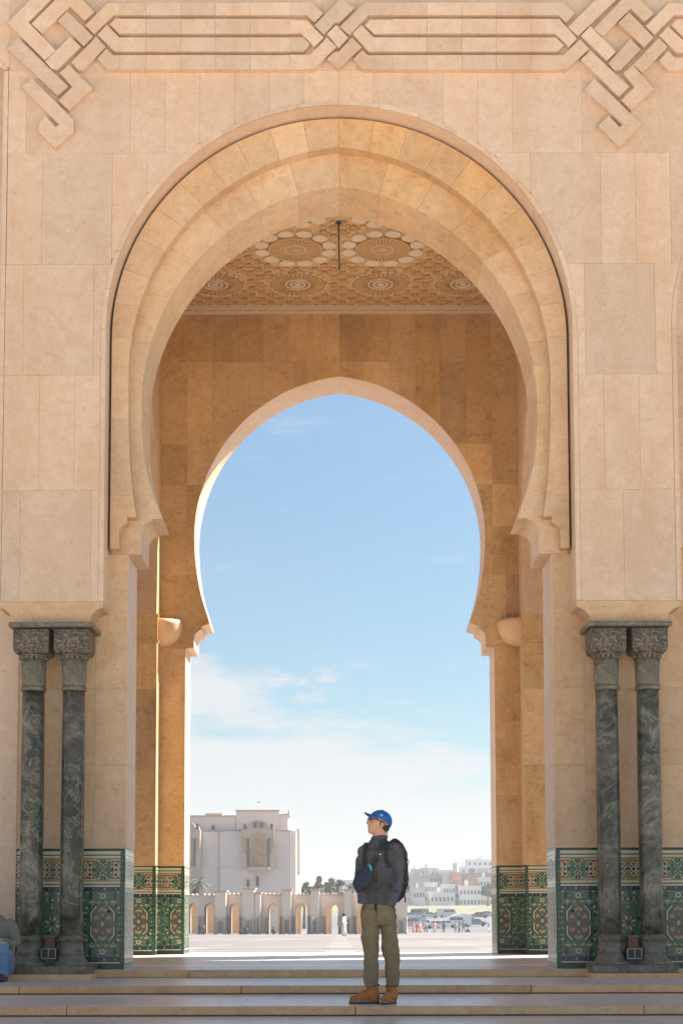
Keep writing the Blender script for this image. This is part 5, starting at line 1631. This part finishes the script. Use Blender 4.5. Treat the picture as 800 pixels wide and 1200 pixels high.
for i in range(n+1):
    a = -R(62)+R(124)*i/n
    for k in range(K+1):
        f = k/K
        x = .014-(.100+f*.072*cos(a*1.15))*cos(a) if True else 0
        y = -.088*sin(a)*(1-f*.06)
        z = .043+f*.020-.022*(sin(a)**2)*(1+.5*f)
        top_.append(hd(x, y, z)); bot_.append(hd(x, y, z-.009))
W1 = K+1
fs = [(i*W1+k, i*W1+k+1, (i+1)*W1+k+1, (i+1)*W1+k) for i in range(n) for k in range(K)]
o0 = len(top_)
fs2 = [tuple(q+o0 for q in f[::-1]) for f in fs]
rim = [(i*W1+K, (i+1)*W1+K, (i+1)*W1+K+o0, i*W1+K+o0) for i in range(n)]
b.add(top_+bot_, fs+fs2+rim, 0, True); b.build('cap_brim', CAPM, capo, recalc=True)
b = MB(); b.ball(hd(.014, 0, .125), .007, 8, 6); b.build('cap_button', CAPM, capo)
b = MB()
for k, (dx_, dz_) in enumerate(((-.014, .004), (-.008, .008), (-.002, .004), (.004, .008), (.010, .0), (.002, -.003))):
    b.ball(hd(-.02+dx_, -.086+.001*k, .062+dz_), (.0042, .002, .0032), 6, 4)
b.build('cap_emblem', WHT, capo)
# sunglasses with cord
GLS = mat('dark_lens', (.01, .01, .012), .1, .6)
b = MB()
for s in (-1, 1):
    pts = []
    b.ball(hd(-.096, s*.031, .012), (.006, .026, .017), 14, 8, rot=HR)
    b.tube([hd(-.092, s*.056, .018), hd(-.05, s*.076, .014), hd(.012, s*.082, .008)], .0035, 6)
b.tube([hd(-.1, -.01, .016), hd(-.1, .01, .016)], .003, 6)
b.build('sunglasses', GLS, man)
b = MB(); b.tube([hd(.012, -.083, .006), hd(.05, -.08, -.04), m_(453, 974, -.03), m_(454, 979, -.02), m_(453.6, 983.5, -.01)], .005, 6); b.build('eyewear_cord', smat('cord', (.10, .04, .03), .8), man)
b = MB(); b.ball(hd(.05, 0, -.035), (.062, .071, .05), 16, 10, rot=HR)
for s in (-1, 1): b.ball(hd(-.004, s*.068, -.005), (.012, .008, .024), 8, 6, rot=HR)
b.build('hair', HAIR, man)
# backpack
BPK = smat('backpack_cloth', (.014, .019, .016), .7, .3, 25, .3); BPB = smat('backpack_trim', (.11, .085, .06), .8, .2, 30, .2)
bp = empty('backpack', MO+Vector((.2, .15, .9)), 'dark green and black backpack worn by the standing man', 'backpack')
def bpk(name, b, m, **k):
    if isinstance(b, MB): o = b.build(name, m)
    else: o = b
    o.parent = bp; o.matrix_parent_inverse = Matrix.Translation(MO-bp.location); return o
b = MB()
b.tube([m_(461, 986, .12), m_(465.5, 992, .14), m_(469, 1005, .15), m_(470.3, 1020, .16), m_(470, 1036, .16), m_(467, 1048, .15), m_(463, 1055, .14)],
       [(.05, .09), (.065, .12), (.071, .14), (.071, .145), (.070, .14), (.062, .13), (.04, .10)], 20)
bpk('pack_body', remesh(b, 'pack_body', BPK, None, .009, fold=.007, fscale=(16, 16, 18), smooth=4), None)
b = MB(); b.tube([m_(463, 985, .13), m_(470.5, 990, .14), m_(475.5, 1000, .15), m_(476.8, 1012, .15)], [.02, .026, .026, .012], 8); bpk('top_pocket', b, BPB)
b = MB()
b.tube([m_(476, 1018, .12), m_(478.3, 1030, .12), m_(476.5, 1042, .12)], [.010, .016, .010], 7)
bpk('side_pocket', b, BPB)
for k, (y0, y1) in enumerate(((1004, 1016), (1034, 1046))):
    b = MB(); b.tube([m_(476.5, y0, .06), m_(479.6, (y0+y1)/2, .06), m_(477.5, y1, .06)], .0045, 6); bpk('compression_cord', b, BLACK)
b = MB(); b.tube([m_(474, 1048, .1), m_(475.5, 1054, .1), m_(475, 1058, .1)], [.006, .008, .006], 6); bpk('hanging_strap', b, BPB)
def reparent(o, p):
    o.parent = p; o.matrix_parent_inverse = Matrix.Translation(MO-p.location); return o
reparent(ribbon([(431, 988), (428, 994), (426.8, 1003), (427.2, 1012), (428.5, 1020)], 4.6, 'shoulder_strap', BPK, man, off=.012), bp)
reparent(ribbon([(455, 986.5), (453.2, 993), (452.2, 1003), (453.5, 1011), (457, 1017)], 5.2, 'shoulder_strap', BPK, man, off=.012), bp)
reparent(ribbon([(428.5, 997), (438, 996), (452, 995.5)], 1.4, 'chest_strap', BLACK, man, off=.015), bp)
reparent(ribbon([(442.5, 1037.5), (450, 1038), (459, 1037.5)], 4.5, 'hip_belt', BLACK, man, off=.012), bp)
# sling bag
NAVY = smat('navy_bag_cloth', (.018, .028, .055), .75, .3, 20, .3)
sb = empty('sling_bag', MO+Vector(m_(424, 1047, -.2)), 'navy sling bag with a light blue loop hanging at the man\'s front', 'bag')
pts = [(412.4, 1036), (418.6, 1020), (431, 1014.6), (437.5, 1015.5), (435, 1036), (418, 1048)]
jr = min(onj(x, y, 0).y for x, y in ((426, 1030), (432, 1030), (434, 1022)))
b = MB(); n = len(pts)
c_ = Vector(m_(424.5, 1032))
vs = []
for yy_, sc_ in ((jr-.105, .62), (jr-.085, .97), (jr-.05, 1.0), (jr-.03, 1.0), (jr-.012, .95)):
    for p in pts:
        q = Vector(m_(*p)); q = c_+(q-c_)*sc_; vs.append((q.x, yy_, q.z))
fs = [tuple(range(n)), tuple(range(4*n, 5*n))[::-1]]
for i in range(4):
    for k in range(n): fs.append((i*n+k, i*n+(k+1) % n, (i+1)*n+(k+1) % n, (i+1)*n+k))
b.add(vs, fs)
o = reparent(remesh(b, 'bag_body', NAVY, None, .007, fold=.004, fscale=(20, 20, 20), smooth=0), sb)
reparent(ribbon([(434.5, 1017), (440, 1005), (446.5, 993), (452.5, 984.8)], 4.4, 'bag_strap', BLACK, man, off=.022), sb)
q = MB(); y_ = jr-.095
q.tube([m_(431, 1013.5, y_+.03), m_(433.5, 1016, y_), m_(434.6, 1021, y_-.004)], [.008, .011, .007], 8)
reparent(q.build('blue_loop', smat('light_blue_webbing', (.10, .42, .55), .6)), sb)
q = MB(); q.tube([m_(416.5, 1025, jr-.106), m_(422, 1021.5, jr-.112), m_(431, 1020.5, jr-.110)], .004, 6); reparent(q.build('zip', BLACK), sb)

# ---------------------------------------------------------------- the seated person at the left edge
SO = Vector((W(-6, 1100, 17.30)[0], 17.30, -.09))
b = MB()
b.tube([(0, .16, .16), (0, .12, .35), (0, .06, .58), (0, .05, .70)], [(.14, .11), (.13, .1), (.15, .1), (.06, .06)], 12)
b.tube([(-.02, .05, .66), (-.09, .02, .80)], .05, 10); b.ball((-.13, -.02, .89), (.078, .095, .115), 16, 12); b.tube([(-.13, -.10, .90), (-.13, -.135, .86)], [.008, .013], 8)
for s in (-1, 1):
    b.tube([(s*.10, .12, .15), (s*.13, -.26, .40), (s*.135, -.22, .07)], [.075, .055, .04], 10)
    b.tube([(s*.135, -.20, .045), (s*.14, -.42, .03)], [.045, .032], 10)
    b.tube([(s*.15, .05, .66), (s*.245, -.02, .41), (s*.10, -.21, .46)], [.045, .038, .026], 10)
    e = Vector((s*.07, -.24, .465)); b.ball(e, (.035, .03, .02), 8, 6)
    for k in range(4): b.tube([e+Vector((-s*.01, -.02+.013*k, .0)), e+Vector((-s*.05, -.025+.013*k, -.004)), e+Vector((-s*.075+s*.004*k, -.02+.013*k, -.018))], [.008, .0075, .006], 6)
    b.tube([e+Vector((s*0, .02, .012)), e+Vector((-s*.03, .03, .025))], [.01, .008], 6)
sp2 = remesh(b, 'person', SKIN, None, .009, smooth=2); sp2.location = SO
tag(sp2, 'person in olive grey sweater and blue jeans sitting by the left columns', 'person')
b = MB()
b.tube([(0, .17, .13), (0, .13, .35), (0, .06, .56), (0, .05, .66), (0, .05, .73)], [(.19, .15), (.18, .14), (.19, .13), (.14, .11), (.065, .065)], 16)
for s in (-1, 1): b.tube([(s*.13, .05, .665), (s*.19, .03, .60), (s*.245, -.01, .41), (s*.20, -.08, .405), (s*.12, -.19, .45)], [.06, .062, .055, .054, .042], 12)
remesh(b, 'sweater', smat('olive_knit', (.19, .185, .145), .9, .15, 60, .3), sp2, .010, fold=.012, fscale=(14, 14, 30), smooth=4)
b = MB()
b.tube([(0, .18, .08), (0, .15, .2)], [(.18, .15), (.18, .14)], 12)
for s in (-1, 1): b.tube([(s*.10, .13, .15), (s*.125, -.08, .29), (s*.135, -.25, .395), (s*.142, -.27, .33), (s*.145, -.235, .15), (s*.145, -.22, .06)], [.10, .092, .078, .075, .062, .065], 12)
remesh(b, 'jeans', smat('blue_denim', (.13, .25, .40), .8, .18, 40, .2), sp2, .010, fold=.008, fscale=(14, 14, 20), smooth=4)
b = MB(); b.ball((-.13, .0, .915), (.088, .105, .115), 14, 10); b.build('hair', HAIR, sp2)
b = MB()
for s in (-1, 1): b.tube([(s*.137, -.17, .04), (s*.14, -.30, .04), (s*.14, -.43, .03)], [.055, .052, .036], 12)
b.build('shoe', smat('dark_shoe', (.04, .04, .045), .6), sp2)

# ---------------------------------------------------------------- floodlights between the columns
WIRE = smat('galvanised_wire', (.55, .54, .50), .4)
RUST = smat('rusty_box', (.16, .07, .04), .7)
for s, px in ((-1, 57), (1, 743)):
    Y = 17.78
    c = W(px, 1118, Y); k = Y/F
    r = empty('floodlight', (c[0], Y, zpx(1131, Y)), 'small caged floodlight between the two %s columns' % ('left' if s < 0 else 'right'), 'floodlight', 'caged floodlights')
    def fp(name, b, m): return part(name, b, m, r)
    b = MB(); n = 16
    b.prism([(c[0]+9.3*k*cos(pi+pi*i/n), c[2]-.045+9*k*sin(pi+pi*i/n)) for i in range(n+1)]+[(c[0]+9.3*k, c[2]+.05), (c[0]-9.3*k, c[2]+.05)], Y+.02, Y+.12); fp('housing', b, BLACK)
    b = MB(); b.box(c[0]-.055, c[0]+.055, Y+.06, Y+.2, c[2]+.051, c[2]+.19); fp('ballast_box', b, RUST)
    b = MB(); b.box(c[0]-.075, c[0]+.075, Y+.05, Y+.21, c[2]+.191, c[2]+.205); fp('bracket', b, MARBLE_D)
    b = MB(); w_, h_ = .08, .055; t = .004
    for (a0, a1) in (((-w_, -h_), (w_, -h_)), ((-w_, h_), (w_, h_)), ((-w_, -h_), (-w_, h_)), ((w_, -h_), (w_, h_)), ((0, -h_), (0, h_))):
        b.tube([(c[0]+a0[0], Y-.02, c[2]+a0[1]), (c[0]+a1[0], Y-.02, c[2]+a1[1])], t, 6)
    for sx in (-1, 1):
        for sz in (-1, 1): b.tube([(c[0]+sx*w_, Y-.02, c[2]+sz*h_), (c[0]+sx*w_, Y+.03, c[2]+sz*h_)], t, 6)
    fp('wire_guard', b, WIRE)

# ---------------------------------------------------------------- air
hz = MB().box(-1520, 1520, -420, 1520, -5.5, 42).build('haze', [], None, 'stuff')
hm = bpy.data.materials.new('haze'); hm.use_nodes = True; t = NT(hm.node_tree)
pv = t.n('ShaderNodeVolumePrincipled', i={'Color': (.86, .92, 1, 1), 'Density': .0004, 'Anisotropy': .2})
t.t.links.new(pv.outputs[0], t.n('ShaderNodeOutputMaterial').inputs['Volume'])
hz.data.materials.append(hm)
